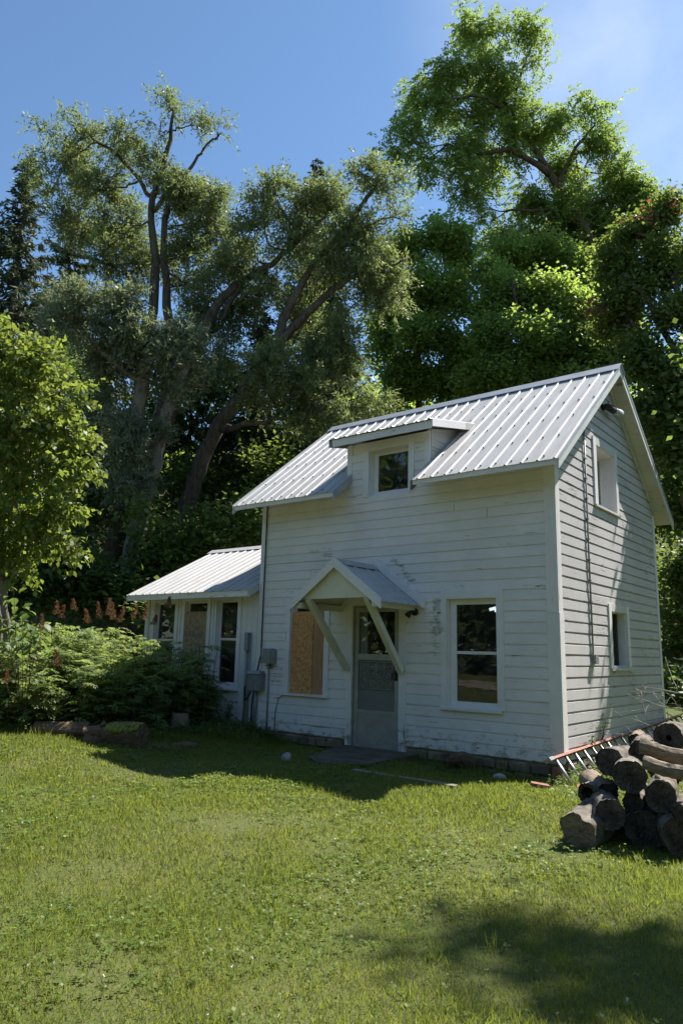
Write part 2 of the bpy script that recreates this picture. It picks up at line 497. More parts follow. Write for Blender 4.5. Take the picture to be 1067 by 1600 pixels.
def backing(F, mb, u0, u1, z0, z1, holes, th=.1):
    us = sorted({u0, u1, *[h[0] for h in holes], *[h[1] for h in holes]})
    us = [u for u in us if u0 <= u <= u1]
    for a, c in zip(us[:-1], us[1:]):
        zs = [z0]
        for h in sorted((h for h in holes if h[0] < (a + c) / 2 < h[1]), key=lambda h: h[2]): zs += [h[2], h[3]]
        zs.append(z1)
        for k in range(0, len(zs), 2):
            if zs[k + 1] - zs[k] > 1e-4: F.box(mb, a, c, -th, 0, zs[k], zs[k + 1])

EXPO = .147
def board(F, parent, ul0, ur0, ul1, ur1, z0, z1, m, full=True, name='siding_board'):
    """drop siding: flat face, coved top edge, bottom edge proud of the course below"""
    j = random.uniform(-.0015, .0015); w = [random.uniform(-.0022, .0022) for _ in range(4)]
    db, dt, dc = .024 + j, .020 + j, (.0105 if F.side == 'front' else .002) + j
    zt = z1 - (.024 if F.side == 'front' else .030) if full else z1
    f = (zt - z0) / max(z1 - z0, 1e-4)
    ml, mr = ul0 + (ul1 - ul0) * f, ur0 + (ur1 - ur0) * f
    b = MB(); n = 4
    vs = []
    for i in range(n + 1):
        t = i / n; wob = random.uniform(-.0012, .0012)
        u_b, u_m, u_t = ul0 + (ur0 - ul0) * t, ml + (mr - ml) * t, ul1 + (ur1 - ul1) * t
        zb = z0 + w[0] + (w[1] - w[0]) * t
        for (u, d, z) in ((u_b, 0.0, zb), (u_b, db + wob, zb), (u_m, dt + wob, zt), (u_t, dc, z1 - .018 if full else z1), (u_t, dc, z1 - .001), (u_t, 0.0, z1 - .001)):
            vs.append(F.p(u, d, z))
    fs = []
    for i in range(n):
        for k in range(5):
            a = i * 6 + k; q = (a, a + 6, a + 7, a + 1)
            fs.append(q if F.side in ('front', 'left') else q)
    fs += [(0, 1, 2, 3, 4, 5), tuple(n * 6 + k for k in (5, 4, 3, 2, 1, 0))]
    b.add(vs, fs)
    return b.build(name, m, parent)

def siding(F, parent, z0, z1, left, right, holes, m, seams=.35, skip=None):
    k = 0; z = z0
    while z < z1 - .02:
        zt = min(z + EXPO, z1)
        pieces = [(left(z), right(z), left(zt), right(zt), z, zt, True)]
        for h in holes:
            nxt = []
            for (a0, b0, a1, b1, za, zb, fl) in pieces:
                if h[1] <= min(a0, a1) or h[0] >= max(b0, b1) or h[3] <= za + .004 or h[2] >= zb - .004:
                    nxt.append((a0, b0, a1, b1, za, zb, fl)); continue
                if h[0] > max(a0, a1): nxt.append((a0, h[0], a1, h[0], za, zb, fl))
                if h[1] < min(b0, b1): nxt.append((h[1], b0, h[1], b1, za, zb, fl))
                if h[2] > za + .004: nxt.append((max(h[0], a0), min(h[1], b0), max(h[0], a0), min(h[1], b0), za, h[2], False))
                if h[3] < zb - .004: nxt.append((max(h[0], a0), min(h[1], b0), max(h[0], a1), min(h[1], b1), h[3], zb, fl))
            pieces = nxt
        for (a0, b0, a1, b1, za, zb, fl) in pieces:
            if b0 - a0 < .03 and b1 - a1 < .03: continue
            if b0 - a0 > 2.2 and random.random() < seams:
                s = random.uniform(a0 + .7, b0 - .7)
                board(F, parent, a0, s - .003, a1, s - .003, za, zb, m, fl)
                board(F, parent, s + .003, b0, s + .003, b1, za, zb, m, fl)
            else:
                board(F, parent, a0, b0, a1, b1, za, zb, m, fl)
        z += EXPO; k += 1

EAVE_Y, EAVE_Z, SL, RIDGE_Y = -.49, 3.93, .785, 2.25
DEPTH, LEN = 4.62, 5.41
RIDGE_Z = EAVE_Z + SL * (RIDGE_Y - EAVE_Y)
def roof_z(y): return EAVE_Z + SL * (y - EAVE_Y) if y < RIDGE_Y else RIDGE_Z - SL * (y - RIDGE_Y)

FRONT, RIGHT = Face('front', 0.0), Face('right', 0.0)
door_hole = (-3.345, -2.455, -.02, 2.15)
rwin_hole = (-1.645, -.855, .70, 2.215)
lwin_hole = (-4.66, -3.90, .73, 2.20)
dwin_hole = (-3.07, -2.30, 3.89, 4.64)
fh = [door_hole, rwin_hole, lwin_hole]
b = MB(); backing(FRONT, b, -LEN, -.10, -.02, 4.15, fh + [(-3.07, -2.30, 3.89, 4.15)])
backing(FRONT, b, -3.5, -1.93, 4.15, 4.80, [(-3.07, -2.30, 4.15, 4.64)])
wall_front = b.build('wall', M['paint_x'], HOUSE)
siding(FRONT, wall_front, .115, 4.20, lambda z: -5.29, lambda z: -.134, fh + [(-3.07, -2.30, 3.89, 4.3)], M['paint_x'])
siding(FRONT, wall_front, 4.20, 4.78, lambda z: -3.41, lambda z: -2.02, [(-3.07, -2.30, 4.0, 4.64)], M['paint_x'], 0)

uw_hole = (1.62, 2.50, 3.72, 4.66)
lw_hole = (1.98, 2.72, 1.30, 2.13)
b = MB(); backing(RIGHT, b, 0.0, DEPTH, -.02, 3.98, [uw_hole, lw_hole])
def gable_prism(b, x0, x1, hole=None):
    za = 3.98; zt = RIDGE_Z - .09
    ya = EAVE_Y + (za + .09 - EAVE_Z) / SL; yb = 2 * RIDGE_Y - ya
    def tri(y0, y1, zlo):       # slab of the gable between two depths, up to the rake
        p0, p1 = min(roof_z(y0) - .09, zt), min(roof_z(y1) - .09, zt)
        b.hexa([(x0, y0, zlo), (x1, y0, zlo), (x1, y1, zlo), (x0, y1, zlo), (x0, y0, max(p0, zlo + .001)), (x1, y0, max(p0, zlo + .001)), (x1, y1, max(p1, zlo + .001)), (x0, y1, max(p1, zlo + .001))])
    if hole:
        tri(max(ya, 0), hole[0], za); tri(hole[0], RIDGE_Y, hole[3]); tri(RIDGE_Y, hole[1], hole[3]); tri(hole[1], min(yb, DEPTH), za)
    else:
        tri(max(ya, 0), RIDGE_Y, za); tri(RIDGE_Y, min(yb, DEPTH), za)
gable_prism(b, -.10, 0.0, uw_hole)
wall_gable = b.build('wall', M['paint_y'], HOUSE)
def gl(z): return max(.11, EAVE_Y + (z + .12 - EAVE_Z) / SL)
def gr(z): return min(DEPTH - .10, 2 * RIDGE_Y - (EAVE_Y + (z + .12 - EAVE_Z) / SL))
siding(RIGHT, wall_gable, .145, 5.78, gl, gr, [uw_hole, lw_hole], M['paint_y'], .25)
# left and back walls, floor and upper floor close the house
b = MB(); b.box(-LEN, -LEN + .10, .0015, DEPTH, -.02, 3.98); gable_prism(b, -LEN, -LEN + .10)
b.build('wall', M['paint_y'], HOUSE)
box('wall', -LEN + .1, -.1, DEPTH - .1, DEPTH, -.02, 4.05, M['paint_x'], HOUSE)
box('floor', -LEN + .1, -.1, .1, DEPTH - .1, -.10, -.025, M['dark_inside'], HOUSE)
box('floor', -LEN + .1, -.1, .1, DEPTH - .1, 2.45, 2.55, M['dark_inside'], HOUSE)
box('partition_wall', -LEN + .1, -.1, 2.6, 2.66, -.02, 2.449, M['dark_inside'], HOUSE)
box('partition_wall', -3.6, -1.0, 2.1, 2.16, 2.551, 5.4, M['dark_inside'], HOUSE)
# foundation
b = MB(); b.box(-5.38, -3.47, -.006, .1, -.4, .10); b.box(-2.30, -.02, -.006, .1, -.4, .10); b.box(-.10, .004, .101, DEPTH, -.4, .13)
fnd = b.build('foundation', M['foundation'], HOUSE)
fnd['kind'] = 'stuff'
stone_meshes = []
for k in range(6):
    bm = bmesh.new(); bmesh.ops.create_cube(bm, size=1.0)
    bmesh.ops.bevel(bm, geom=bm.edges[:], offset=.16, segments=1, affect='EDGES')
    for v in bm.verts: v.co += Vector((random.uniform(-.07, .07), random.uniform(-.07, .07), random.uniform(-.07, .07)))
    sm_ = bpy.data.meshes.new('foundation_stone'); bm.to_mesh(sm_); bm.free(); sm_.materials.append(M['stone']); stone_meshes.append(sm_)
def stones(F, u0, u1, rows):
    for (za, zb) in rows:
        u = u0
        while u < u1 - .05:
            w = min(random.uniform(.16, .42), u1 - u)
            o = bpy.data.objects.new('foundation_stone', random.choice(stone_meshes)); COL.objects.link(o)
            o.location = F.p(u + w / 2, random.uniform(.0, .022), (za + zb) / 2 + random.uniform(-.01, .01))
            sc_ = (w - .012, .10, (zb - za) * random.uniform(.88, 1.0)); o.scale = sc_ if F.side == 'front' else (sc_[1], sc_[0], sc_[2])
            o.rotation_euler = (0, random.uniform(-.06, .06) * (F.side == 'front'), 0)
            attach(o, fnd); u += w
stones(FRONT, -5.05, -3.47, ((-.20, -.06), (-.055, .085))); stones(FRONT, -2.30, -.14, ((-.20, -.05), (-.045, .085)))
stones(RIGHT, .02, 2.6, ((-.08, .03), (.035, .125)))

# corner boards
def corner(x0, x1, y0, y1, z0, z1): return box('corner_board', x0, x1, y0, y1, z0, z1, M['trim_z'], HOUSE)
corner(-.137, .026, -.030, -.0005, 1.99, 4.13)
corner(-.142, .034, -.037, -.0005, .12, 1.986)
corner(.0005, .027, .0005, .105, 1.99, 4.19)
corner(.0005, .034, .0005, .112, .15, 1.986)
corner(.0005, .03, DEPTH - .10, DEPTH + .012, .15, 4.0)
corner(-LEN - .012, -5.292, -.034, -.0005, .10, 4.13)
corner(-3.515, -3.412, -.030, -.0005, 4.22, 4.79)
corner(-2.018, -1.925, -.030, -.0005, 4.22, 4.79)

# ------------------------------------------------------------------ main roof
ROOF = MB()
th = .05
def deck(b, y0, y1, x0, x1, lift=-.012):
    for (a, c) in ((y0, y1),):
        za, zc = roof_z(a) + lift, roof_z(c) + lift
        b.hexa([(x0, a, za - th), (x1, a, za - th), (x1, c, zc - th), (x0, c, zc - th), (x0, a, za), (x1, a, za), (x1, c, zc), (x0, c, zc)])
deck(ROOF, EAVE_Y + .02, 1.0, -5.68, -3.45); deck(ROOF, EAVE_Y + .02, 1.0, -1.94, -.0); deck(ROOF, 1.0, RIDGE_Y, -5.68, 0.0)
deck(ROOF, RIDGE_Y, 4.96, -5.68, 0.0)
roof = ROOF.build('roof', M['soffit'], HOUSE)

RIB = .2286
def rib_profile(width):
    pts = [(0, 0)]; u = RIB / 2
    while u < width - .02:
        pts += [(u - .021, 0), (u - .009, .019), (u + .009, .019), (u + .021, 0)]
        u += RIB
    pts.append((width, 0)); return pts
def panel(o, udir, sdir, n, width, length, parent, name='roof_panel', mat='roof', jag=0.0):
    """one ribbed sheet: origin at the lower left corner, ribs run along sdir"""
    o, udir, sdir, n = Vector(o), Vector(udir), Vector(sdir).normalized(), Vector(n).normalized()
    prof = rib_profile(width); k = len(prof)
    b = MB()
    vs = [o + udir * u + n * h - sdir * jag for u, h in prof] + [o + udir * u + n * h + sdir * length for u, h in prof]
    vs += [v - n * .0035 for v in vs]
    fs = []
    for i in range(k - 1):
        fs.append((i, i + 1, k + i + 1, k + i)); fs.append((2 * k + i, 3 * k + i, 3 * k + i + 1, 2 * k + i + 1))
        fs.append((i, 2 * k + i, 2 * k + i + 1, i + 1))
    b.add(vs, fs); return b.build(name, M[mat], parent)
def slope_panels(x0, x1, y0, y1, front, parent):
    x = x0
    while x < x1 - .03:
        w = min(.914, x1 - x)
        if front:
            s = Vector((0, 1, SL)); nrm = Vector((0, -SL, 1)); o = (x, y0, roof_z(y0) + random.uniform(.001, .004))
            panel(o, (1, 0, 0), s, nrm, w, s.length * (y1 - y0), parent, jag=random.uniform(0, .006))
        else:
            s = Vector((0, -1, SL)); nrm = Vector((0, SL, 1)); o = (x, y1, roof_z(y1) + .003)
            panel(o, (1, 0, 0), s, nrm, w, s.length * (y1 - y0), parent)
        x += w
slope_panels(-5.70, -3.42, EAVE_Y - .02, RIDGE_Y - .02, True, roof)
slope_panels(-1.95, .275, EAVE_Y - .02, RIDGE_Y - .02, True, roof)
slope_panels(-3.415, -1.955, 1.02, RIDGE_Y - .02, True, roof)
slope_panels(-5.70, .275, RIDGE_Y + .02, 5.0, False, roof)
# ridge cap
b = MB()
for s in (-1, 1):
    ya, yb = RIDGE_Y, RIDGE_Y + s * .17
    za, zb = RIDGE_Z + .055, RIDGE_Z + .040 - SL * .17
    b.hexa([(-5.74, ya, za - .01), (.30, ya, za - .01), (.30, yb, zb - .01), (-5.74, yb, zb - .01), (-5.74, ya, za), (.30, ya, za), (.30, yb, zb), (-5.74, yb, zb)])
b.build('ridge_cap', M['flashing'], roof)
# screws
b = MB()
for (x0, x1, ys) in ((-5.70, -3.42, (-.42, .12, .7)), (-1.95, .275, (-.42, .12, .7)), (-5.70, .275, (1.2, 1.7))):
    nrb = int((x1 - x0) / RIB)
    for y in ys:
        for i in range(nrb):
            x = x0 + (i + .5) * RIB + .055; z = roof_z(y) + .004
            b.box(x - .011, x + .011, y - .011, y + .011, z, z + .016)
tag(b.build('roof_screws', M['screw'], roof), kind='stuff')
# eave fascia, rake boards, soffit boards
for (x0, x1) in ((-5.68, -3.435), (-1.935, .25)):
    box('fascia_board', x0, x1, EAVE_Y - .004, EAVE_Y + .018, EAVE_Z - .085, EAVE_Z - .004, M['trim_x'], roof)
box('fascia_board', -5.68, .25, 4.963, 4.985, EAVE_Z - .03, EAVE_Z + .04, M['trim_x'], roof)
def rake(x0, x1, y0, y1, h, m, name='rake_board', lift=-.004, parent=None):
    b = MB(); za, zb = roof_z(y0) + lift, roof_z(y1) + lift
    b.hexa([(x0, y0, za - h), (x1, y0, za - h), (x1, y1, zb - h), (x0, y1, zb - h), (x0, y0, za), (x1, y0, za), (x1, y1, zb), (x0, y1, zb)])
    return b.build(name, m, parent or roof)
for (x0, x1) in ((.252, .276), (-5.706, -5.682)):
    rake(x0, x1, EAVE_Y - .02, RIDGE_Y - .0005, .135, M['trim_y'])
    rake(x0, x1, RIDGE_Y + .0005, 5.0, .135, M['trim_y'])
    rake(x0 + (.026 if x0 > 0 else -.004), x0 + (.030 if x0 > 0 else -.0005), EAVE_Y - .025, RIDGE_Y - .0005, .055, M['flashing'], 'drip_edge', .03)
    rake(x0 + (.026 if x0 > 0 else -.004), x0 + (.030 if x0 > 0 else -.0005), RIDGE_Y + .0005, 5.01, .055, M['flashing'], 'drip_edge', .03)
# sheathing boards seen under the gable overhang, each on its own
y = EAVE_Y + .03
while y < 4.93:
    w = random.uniform(.15, .2); y1 = min(y + w, 4.95)
    if y < RIDGE_Y < y1: y1 = RIDGE_Y
    rake(.002, .250, y + .003, y1 - .003, .022, M['soffit'], 'soffit_board', -.055 + random.uniform(-.004, .004))
    rake(-5.68, -LEN - .015, y + .003, y1 - .003, .022, M['soffit'], 'soffit_board', -.055)
    y = y1
rake(.0265, .052, .02, RIDGE_Y - .03, .10, M['trim_y'], 'frieze_board', -.085)
rake(.0265, .052, RIDGE_Y + .03, DEPTH - .01, .10, M['trim_y'], 'frieze_board', -.085)
# boxed ends of the eave beside the dormer
for x0, x1 in ((-3.434, -3.408), (-1.968, -1.942)):
    rake(x0, x1, EAVE_Y - .012, -.032, .15, M['flashing'] if x0 < -3 else M['grey_wood'], 'eave_end_board', .012 if x0 < -3 else -.01)

# ------------------------------------------------------------------ dormer
D0, D1, DS = (-.28, 4.865), (1.03, 5.135), .206
b = MB(); b.hexa([(-3.66, D0[0], D0[1] - .05), (-1.745, D0[0], D0[1] - .05), (-1.745, 1.2, D0[1] + 1.48 * DS - .05), (-3.66, 1.2, D0[1] + 1.48 * DS - .05),
                  (-3.66, D0[0], D0[1] - .006), (-1.745, D0[0], D0[1] - .006), (-1.745, 1.2, D0[1] + 1.48 * DS - .006), (-3.66, 1.2, D0[1] + 1.48 * DS - .006)])
dorm = b.build('dormer', M['soffit'], HOUSE)
s = Vector((0, 1, DS)); nrm = Vector((0, -DS, 1)); x = -3.70
while x < -1.74:
    w = min(.914, -1.72 - x); panel((x, D0[0] - .03, D0[1]), (1, 0, 0), s, nrm, w, s.length * 1.40, dorm, jag=random.uniform(0, .008)); x += w
box('fascia_board', -3.635, -1.748, D0[0] - .004, D0[0] + .018, D0[1] - .125, D0[1] - .012, M['trim_x'], dorm)
def drake(x0, x1, y0, y1, h, m, name):
    b = MB(); za, zb = D0[1] + (y0 - D0[0]) * DS + .012, D0[1] + (y1 - D0[0]) * DS + .012
    b.hexa([(x0, y0, za - h), (x1, y0, za - h), (x1, y1, zb - h), (x0, y1, zb - h), (x0, y0, za), (x1, y0, za), (x1, y1, zb), (x0, y1, zb)])
    return b.build(name, m, dorm)
drake(-1.742, -1.716, D0[0] - .01, .72, .115, M['trim_x'], 'rake_board')
drake(-1.742, -1.718, .724, 1.06, .115, M['cheek'], 'rake_board')
drake(-3.708, -3.684, D0[0] - .012, 1.0, .14, M['flashing'], 'rake_board')
b = MB(); yt = lambda z: (z - EAVE_Z) / SL + EAVE_Y
for sx in (-1.96, -3.48):
    b.hexa([(sx - .02, .0, 4.30), (sx + .02, .0, 4.30), (sx + .02, .95, 4.92), (sx - .02, .95, 4.92), (sx - .02, .0, 4.83), (sx + .02, .0, 4.83), (sx + .02, 1.0, 5.06), (sx - .02, 1.0, 5.06)])
cheek = b.build('dormer_cheek', M['cheek'], dorm)
z = 4.30
while z < 5.02:
    z1 = z + .125
    y0a, y1a = max(0.003, 0), yt(z) + .02
    b = MB(); dd = random.uniform(0, .006)
    top0 = min(yt(z1) + .02, 1.02)
    zl = min(z1, 4.80)
    if z < 4.80: b.hexa([(-1.938, .003, z), (-1.915 + dd, .003, z), (-1.915 + dd, y1a, z), (-1.938, y1a, z), (-1.938, .003, zl), (-1.920 + dd, .003, zl), (-1.920 + dd, top0, z1 - .004), (-1.938, top0, z1 - .004)])
    if b.v: b.build('siding_board', M['cheek'], cheek)
    z = z1

# ------------------------------------------------------------------ windows
def window(F, hole, cas, sill, meet=None, depth=.06, sash=.045, mats=('trim_z', 'trim_x'), side_sash=None, board_name='casing_board', sillout=.07):
    """window > casing boards, sill, sash, meeting rail, pane"""
    u0, u1, z0, z1 = hole; l, r, t, bt = cas
    mz, mxm = M[mats[0]], M[mats[1]]
    b = MB()
    jd = -max(.115, depth + .045)
    F.box(b, u0, u0 + .014, jd, .0, z0, z1); F.box(b, u1 - .014, u1, jd, .0, z0, z1)
    F.box(b, u0 + .014, u1 - .014, jd, .0, z1 - .014, z1); F.box(b, u0 + .014, u1 - .014, jd, .0, z0, z0 + .014)
    w = b.build('window', mz, HOUSE)
    q = .042
    if l: face_box(F, board_name, l, u0 + .004, .0006, q, (sill[2] + .035 if sill else bt), t, mz, w)
    if r: face_box(F, board_name, u1 - .004, r, .0006, q + .001, (sill[2] + .035 if sill else bt), t, mz, w)
    face_box(F, board_name, u0 + .005, u1 - .005, .0006, q - .001, z1 - .006, t, mxm, w)
    if sill: face_box(F, 'sill', sill[0], sill[1], -.11, sillout, sill[2], sill[2] + .034, mxm, w)
    a, c, za, zb = u0 + .015, u1 - .015, z0 + (.02 if not sill else max(.0, sill[2] + .036 - z0)), z1 - .016
    d1 = -depth
    b = MB(); sl = side_sash or sash
    F.box(b, a, a + sl, d1 - .03, d1, za, zb); F.box(b, c - sash * .55, c, d1 - .03, d1, za, zb)
    F.box(b, a + sl, c - sash * .55, d1 - .03, d1, zb - sash, zb); F.box(b, a + sl, c - sash * .55, d1 - .03, d1, za, za + sash * 1.2)
    b.build('sash', mz, w)
    if meet:
        face_box(F, 'meeting_rail', a + sl + .0005, c - sash * .55 - .0005, d1 - .032, d1 + .006, meet - .02, meet + .02, mxm, w)
        face_box(F, 'pane', a + sl + .001, c - sash * .55 - .001, d1 - .018, d1 - .014, meet + .021, zb - sash - .001, M['glass'], w)
        face_box(F, 'pane', a + sl + .001, c - sash * .55 - .001, d1 - .024, d1 - .020, za + sash * 1.2 + .001, meet - .021, M['glass'], w)
    else:
        face_box(F, 'pane', a + sl + .001, c - sash * .55 - .001, d1 - .018, d1 - .014, za + sash * 1.2 + .001, zb - sash - .001, M['glass'], w)
    return w

wr = window(FRONT, rwin_hole, (-1.735, -.76, 2.318, .7), (-1.74, -.80, .665), 1.455, .055, .07, side_sash=.10)
b = MB()  # two weakly emitting white tubes in a V behind the upper pane
b.tube([(-1.19, .42, 2.075), (-.93, .50, 2.15)], .022, 8); lt = b.build('glow_tube', M['tube'], wr)
b = MB(); b.tube([(-1.13, .46, 2.065), (-.92, .56, 2.035)], .022, 8); b.build('glow_tube', M['tube'], wr)
wd = window(FRONT, dwin_hole, (-3.185, -2.205, 4.745, 3.875), None, None, .10, .05, side_sash=.08)
wl = window(FRONT, lwin_hole, (-4.775, -3.805, 2.31, .72), (-4.775, -3.80, .70), None, .06, .05, side_sash=.05)
# boards nailed over the left front window
face_box(FRONT, 'strand_board', -4.625, -4.165, -.018, .010, .738, 2.07, M['osb'], wl)
face_box(FRONT, 'wooden_board', -4.160, -3.925, -.032, .002, .738, 2.20, M['board_wood'], wl)
wu = window(RIGHT, uw_hole, (1.50, 2.60, 4.77, 3.7), (1.48, 2.62, 3.665), None, .19, .05, ('trim_z', 'trim_y'), sillout=.06)
wb = window(RIGHT, lw_hole, (1.88, 2.83, 2.235, 1.26), (1.86, 2.86, 1.245), None, .28, .05, ('trim_z', 'trim_y'), sillout=.07)

# ------------------------------------------------------------------ storm door
b = MB()
FRONT.box(b, -3.345, -3.325, -.1, .0, 0, 2.14); FRONT.box(b, -2.475, -2.455, -.1, .0, 0, 2.14); FRONT.box(b, -3.325, -2.475, -.1, .0, 2.12, 2.14)
door = b.build('storm_door', M['door_grey'], HOUSE)
face_box(FRONT, 'door_casing', -3.445, -3.34, .0006, .032, .02, 2.20, M['trim_z'], door)
face_box(FRONT, 'door_casing', -2.46, -2.325, .0006, .032, -.01, 2.20, M['trim_z'], door)
face_box(FRONT, 'door_casing', -3.339, -2.461, .0006, .030, 2.145, 2.26, M['trim_x'], door)
face_box(FRONT, 'threshold', -3.44, -2.33, -.1, .05, -.045, -.004, M['grey_wood'], door)
b = MB(); dz = -.012
L, R_ = -3.315, -2.485
FRONT.box(b, L, L + .075, dz - .03, dz, .012, 2.115); FRONT.box(b, R_ - .075, R_, dz - .03, dz, .012, 2.115)
for (z0, z1) in ((.012, .09), (.51, .565), (1.31, 1.40), (2.045, 2.115)): FRONT.box(b, L + .075, R_ - .075, dz - .03, dz, z0, z1)
b.build('door_frame', M['door_grey'], door)
face_box(FRONT, 'kick_panel', L + .076, R_ - .076, dz - .022, dz - .008, .091, .509, M['door_grey'], door)
face_box(FRONT, 'pane', L + .076, R_ - .076, dz - .02, dz - .016, 1.401, 2.044, M['glass'], door)
face_box(FRONT, 'screen', L + .076, R_ - .076, dz - .025, dz - .023, .566, 1.309, M['screen'], door)
b = MB()
def spiral(cx, cz, r, turns, a0, sgn, yy):
    return [(cx + math.cos(a0 + sgn * t) * r * (1 - .72 * t / (turns * 6.283)), yy, cz + math.sin(a0 + sgn * t) * r * (1 - .72 * t / (turns * 6.283))) for t in np.linspace(0, turns * 6.283, 26)]
yy = .018
for z in (1.285, .88): b.tube([(L + .08, yy, z), (R_ - .08, yy, z)], .006, 5)
for k in range(5):
    x = L + .12 + k * .148
    b.tube([(x, yy, .885), (x, yy, 1.28)], .005, 5)
for k in range(4):
    x = L + .194 + k * .148
    b.tube(spiral(x - .036, 1.20, .052, 1.4, math.pi * .5, 1, yy), .0055, 4); b.tube(spiral(x + .036, 1.20, .052, 1.4, math.pi * .5, -1, yy), .0055, 4)
    b.tube(spiral(x, .955, .066, 1.5, -math.pi / 2, 1 if k % 2 else -1, yy), .0055, 4)
    b.tube(spiral(x, 1.075, .045, 1.3, math.pi / 2, -1 if k % 2 else 1, yy), .0055, 4)
b.build('scrollwork', M['door_grey'], door)
b = MB(); FRONT.box(b, R_ - .06, R_ - .02, dz, dz + .02, 1.02, 1.17); b.tube([(R_ - .04, -.012, 1.04), (R_ - .07, -.055, 1.05), (R_ - .07, -.055, 1.13), (R_ - .04, -.012, 1.15)], .009, 6)
b.build('handle', M['black'], door)
b = MB()
for z in (.35, 1.05, 1.9): FRONT.box(b, L - .012, L + .02, dz, dz + .012, z, z + .07)
b.build('hinge', M['grey_metal'], door)
# inner door, pale below and glazed above
face_box(FRONT, 'inner_door', -3.32, -2.48, -.098, -.075, 0, 1.0, M['trim_z'], door)
face_box(FRONT, 'inner_door_stile', -3.32, -3.12, -.098, -.075, 1.001, 2.11, M['trim_z'], door)

# ------------------------------------------------------------------ hood over the door
HC, HP, HA, HE, HW = -2.89, 1.06, 2.735, 2.15, .80
hs = (HA - HE) / HW
b = MB()
for s_ in (-1, 1):
    p = [(HC, -HP + .02, HA - .045), (HC, -.002, HA - .045), (HC + s_ * (HW - .02), -.002, HE - .03), (HC + s_ * (HW - .02), -HP + .02, HE - .03)]
    b.hexa([(q[0], q[1], q[2] - .018) for q in p] + p)
hood = b.build('door_hood', M['cream'], HOUSE)
for s_ in (-1, 1):
    sd = Vector((-s_, 0, hs)); nn = Vector((s_ * hs, 0, 1))
    x0 = HC + s_ * (HW + .03)
    for k in range(2):
        wv = HP / 2 + .01
        panel((x0, -HP - .01 + k * wv, HE - .03 + .0), (0, 1, 0), sd, nn, wv, sd.length * (HW + .02), hood, jag=.01)
    def hb(name, y0, y1, xin, xout, hh, m, up=0.0):
        b = MB(); z_in = HA + up - hs * abs(xin); z_out = HA + up - hs * xout
        b.hexa([(HC + s_ * xin, y0, z_in - hh), (HC + s_ * xin, y1, z_in - hh), (HC + s_ * xout, y1, z_out - hh), (HC + s_ * xout, y0, z_out - hh),
                (HC + s_ * xin, y0, z_in), (HC + s_ * xin, y1, z_in), (HC + s_ * xout, y1, z_out), (HC + s_ * xout, y0, z_out)])
        return b.build(name, m, hood)
    hb('barge_board', -HP - .03, -HP - .005, .002, HW + .03, .145, M['trim_x'], .035)
    hb('flashing_board', -.10, -.025, .002, HW + .10, .14, M['trim_x'], .14)
    xb = HC + s_ * .69
    box('hood_beam', xb - .04, xb + .04, -HP + .02, -.026, HE - .10, HE - .012, M['cream'], hood)
    # diagonal brace down to the door casing
    xw = -3.395 if s_ < 0 else -2.385
    b = MB(); b.bar((HC + s_ * .54, -HP + .06, HE + .04), (xw, -.075, 1.16), .085, .085, (0, 1, .3)); b.build('brace', M['cream'], hood)
b = MB()
for s_ in (-1, 1):
    ya, yb = -HP + .03, -.10
    p = [(HC, ya, HA + .03), (HC, yb, HA + .03), (HC + s_ * .11, yb, HA + .022 - hs * .11), (HC + s_ * .11, ya, HA + .022 - hs * .11)]
    b.hexa([(q[0], q[1], q[2] - .006) for q in p] + p)
b.build('ridge_cap', M['flashing'], hood)
b = MB(); hz = 2.185; w_ = (HA - .05 - hz) / hs
b.add([(HC - w_, -HP + .06, hz), (HC + w_, -HP + .06, hz), (HC, -HP + .06, HA - .05), (HC - w_, -HP + .08, hz), (HC + w_, -HP + .08, hz), (HC, -HP + .08, HA - .05)],
      [(0, 1, 2), (5, 4, 3), (0, 3, 4, 1), (1, 4, 5, 2), (2, 5, 3, 0)])
b.build('gable_board', M['cream'], hood)

# ------------------------------------------------------------------ wall fittings (parts of the house)
b = MB(); b.tube([(-2.175, -.02, 2.03), (-2.175, -.055, 2.03)], .055, 12); b.tube([(-2.175, -.05, 2.03), (-2.175, -.11, 2.045), (-2.205, -.15, 2.0)], .022, 8)
b.tube([(-2.20, -.13, 2.02), (-2.225, -.165, 1.965)], [.028, .05], 10); b.build('wall_lamp', M['black'], HOUSE)
b = MB(); b.box(-5.215, -4.99, -.135, -.024, 1.20, 1.45); jb = b.build('junction_box', M['grey_metal'], HOUSE)
box('box_cover', -4.985, -4.945, -.125, -.024, 1.19, 1.42, M['grey_metal'], jb)
b = MB(); b.tube([(-5.10, -.045, 1.2), (-5.10, -.045, .05)], .014, 6); b.build('conduit', M['grey_metal'], jb)
b = MB(); b.box(-5.49, -5.19, -.17, -.036, .74, 1.02)
b.hexa([(-5.50, -.19, 1.02), (-5.18, -.19, 1.02), (-5.18, -.036, 1.02), (-5.50, -.036, 1.02), (-5.47, -.15, 1.07), (-5.21, -.15, 1.07), (-5.21, -.036, 1.07), (-5.47, -.036, 1.07)])
mb2 = b.build('meter_box', M['grey_metal'], HOUSE)
b = MB(); b.tube([(-5.36, -.07, .74), (-5.36, -.07, .5), (-5.38, -.07, .1)], .035, 8); b.build('conduit', M['grey_metal'], mb2)
b = MB(); b.tube([(-5.44, -.08, .76), (-5.52, -.10, .62), (-5.60, -.09, .56), (-5.64, -.06, .68), (-5.66, -.05, .8)], .014, 6)
b.tube([(-5.40, -.08, .75), (-5.41, -.1, .5), (-5.43, -.09, .1)], .014, 6); b.tube([(-5.30, -.045, 4.0), (-5.302, -.045, 1.35), (-5.37, -.05, 1.07)], .012, 6)
b.build('cable', M['black'], HOUSE)
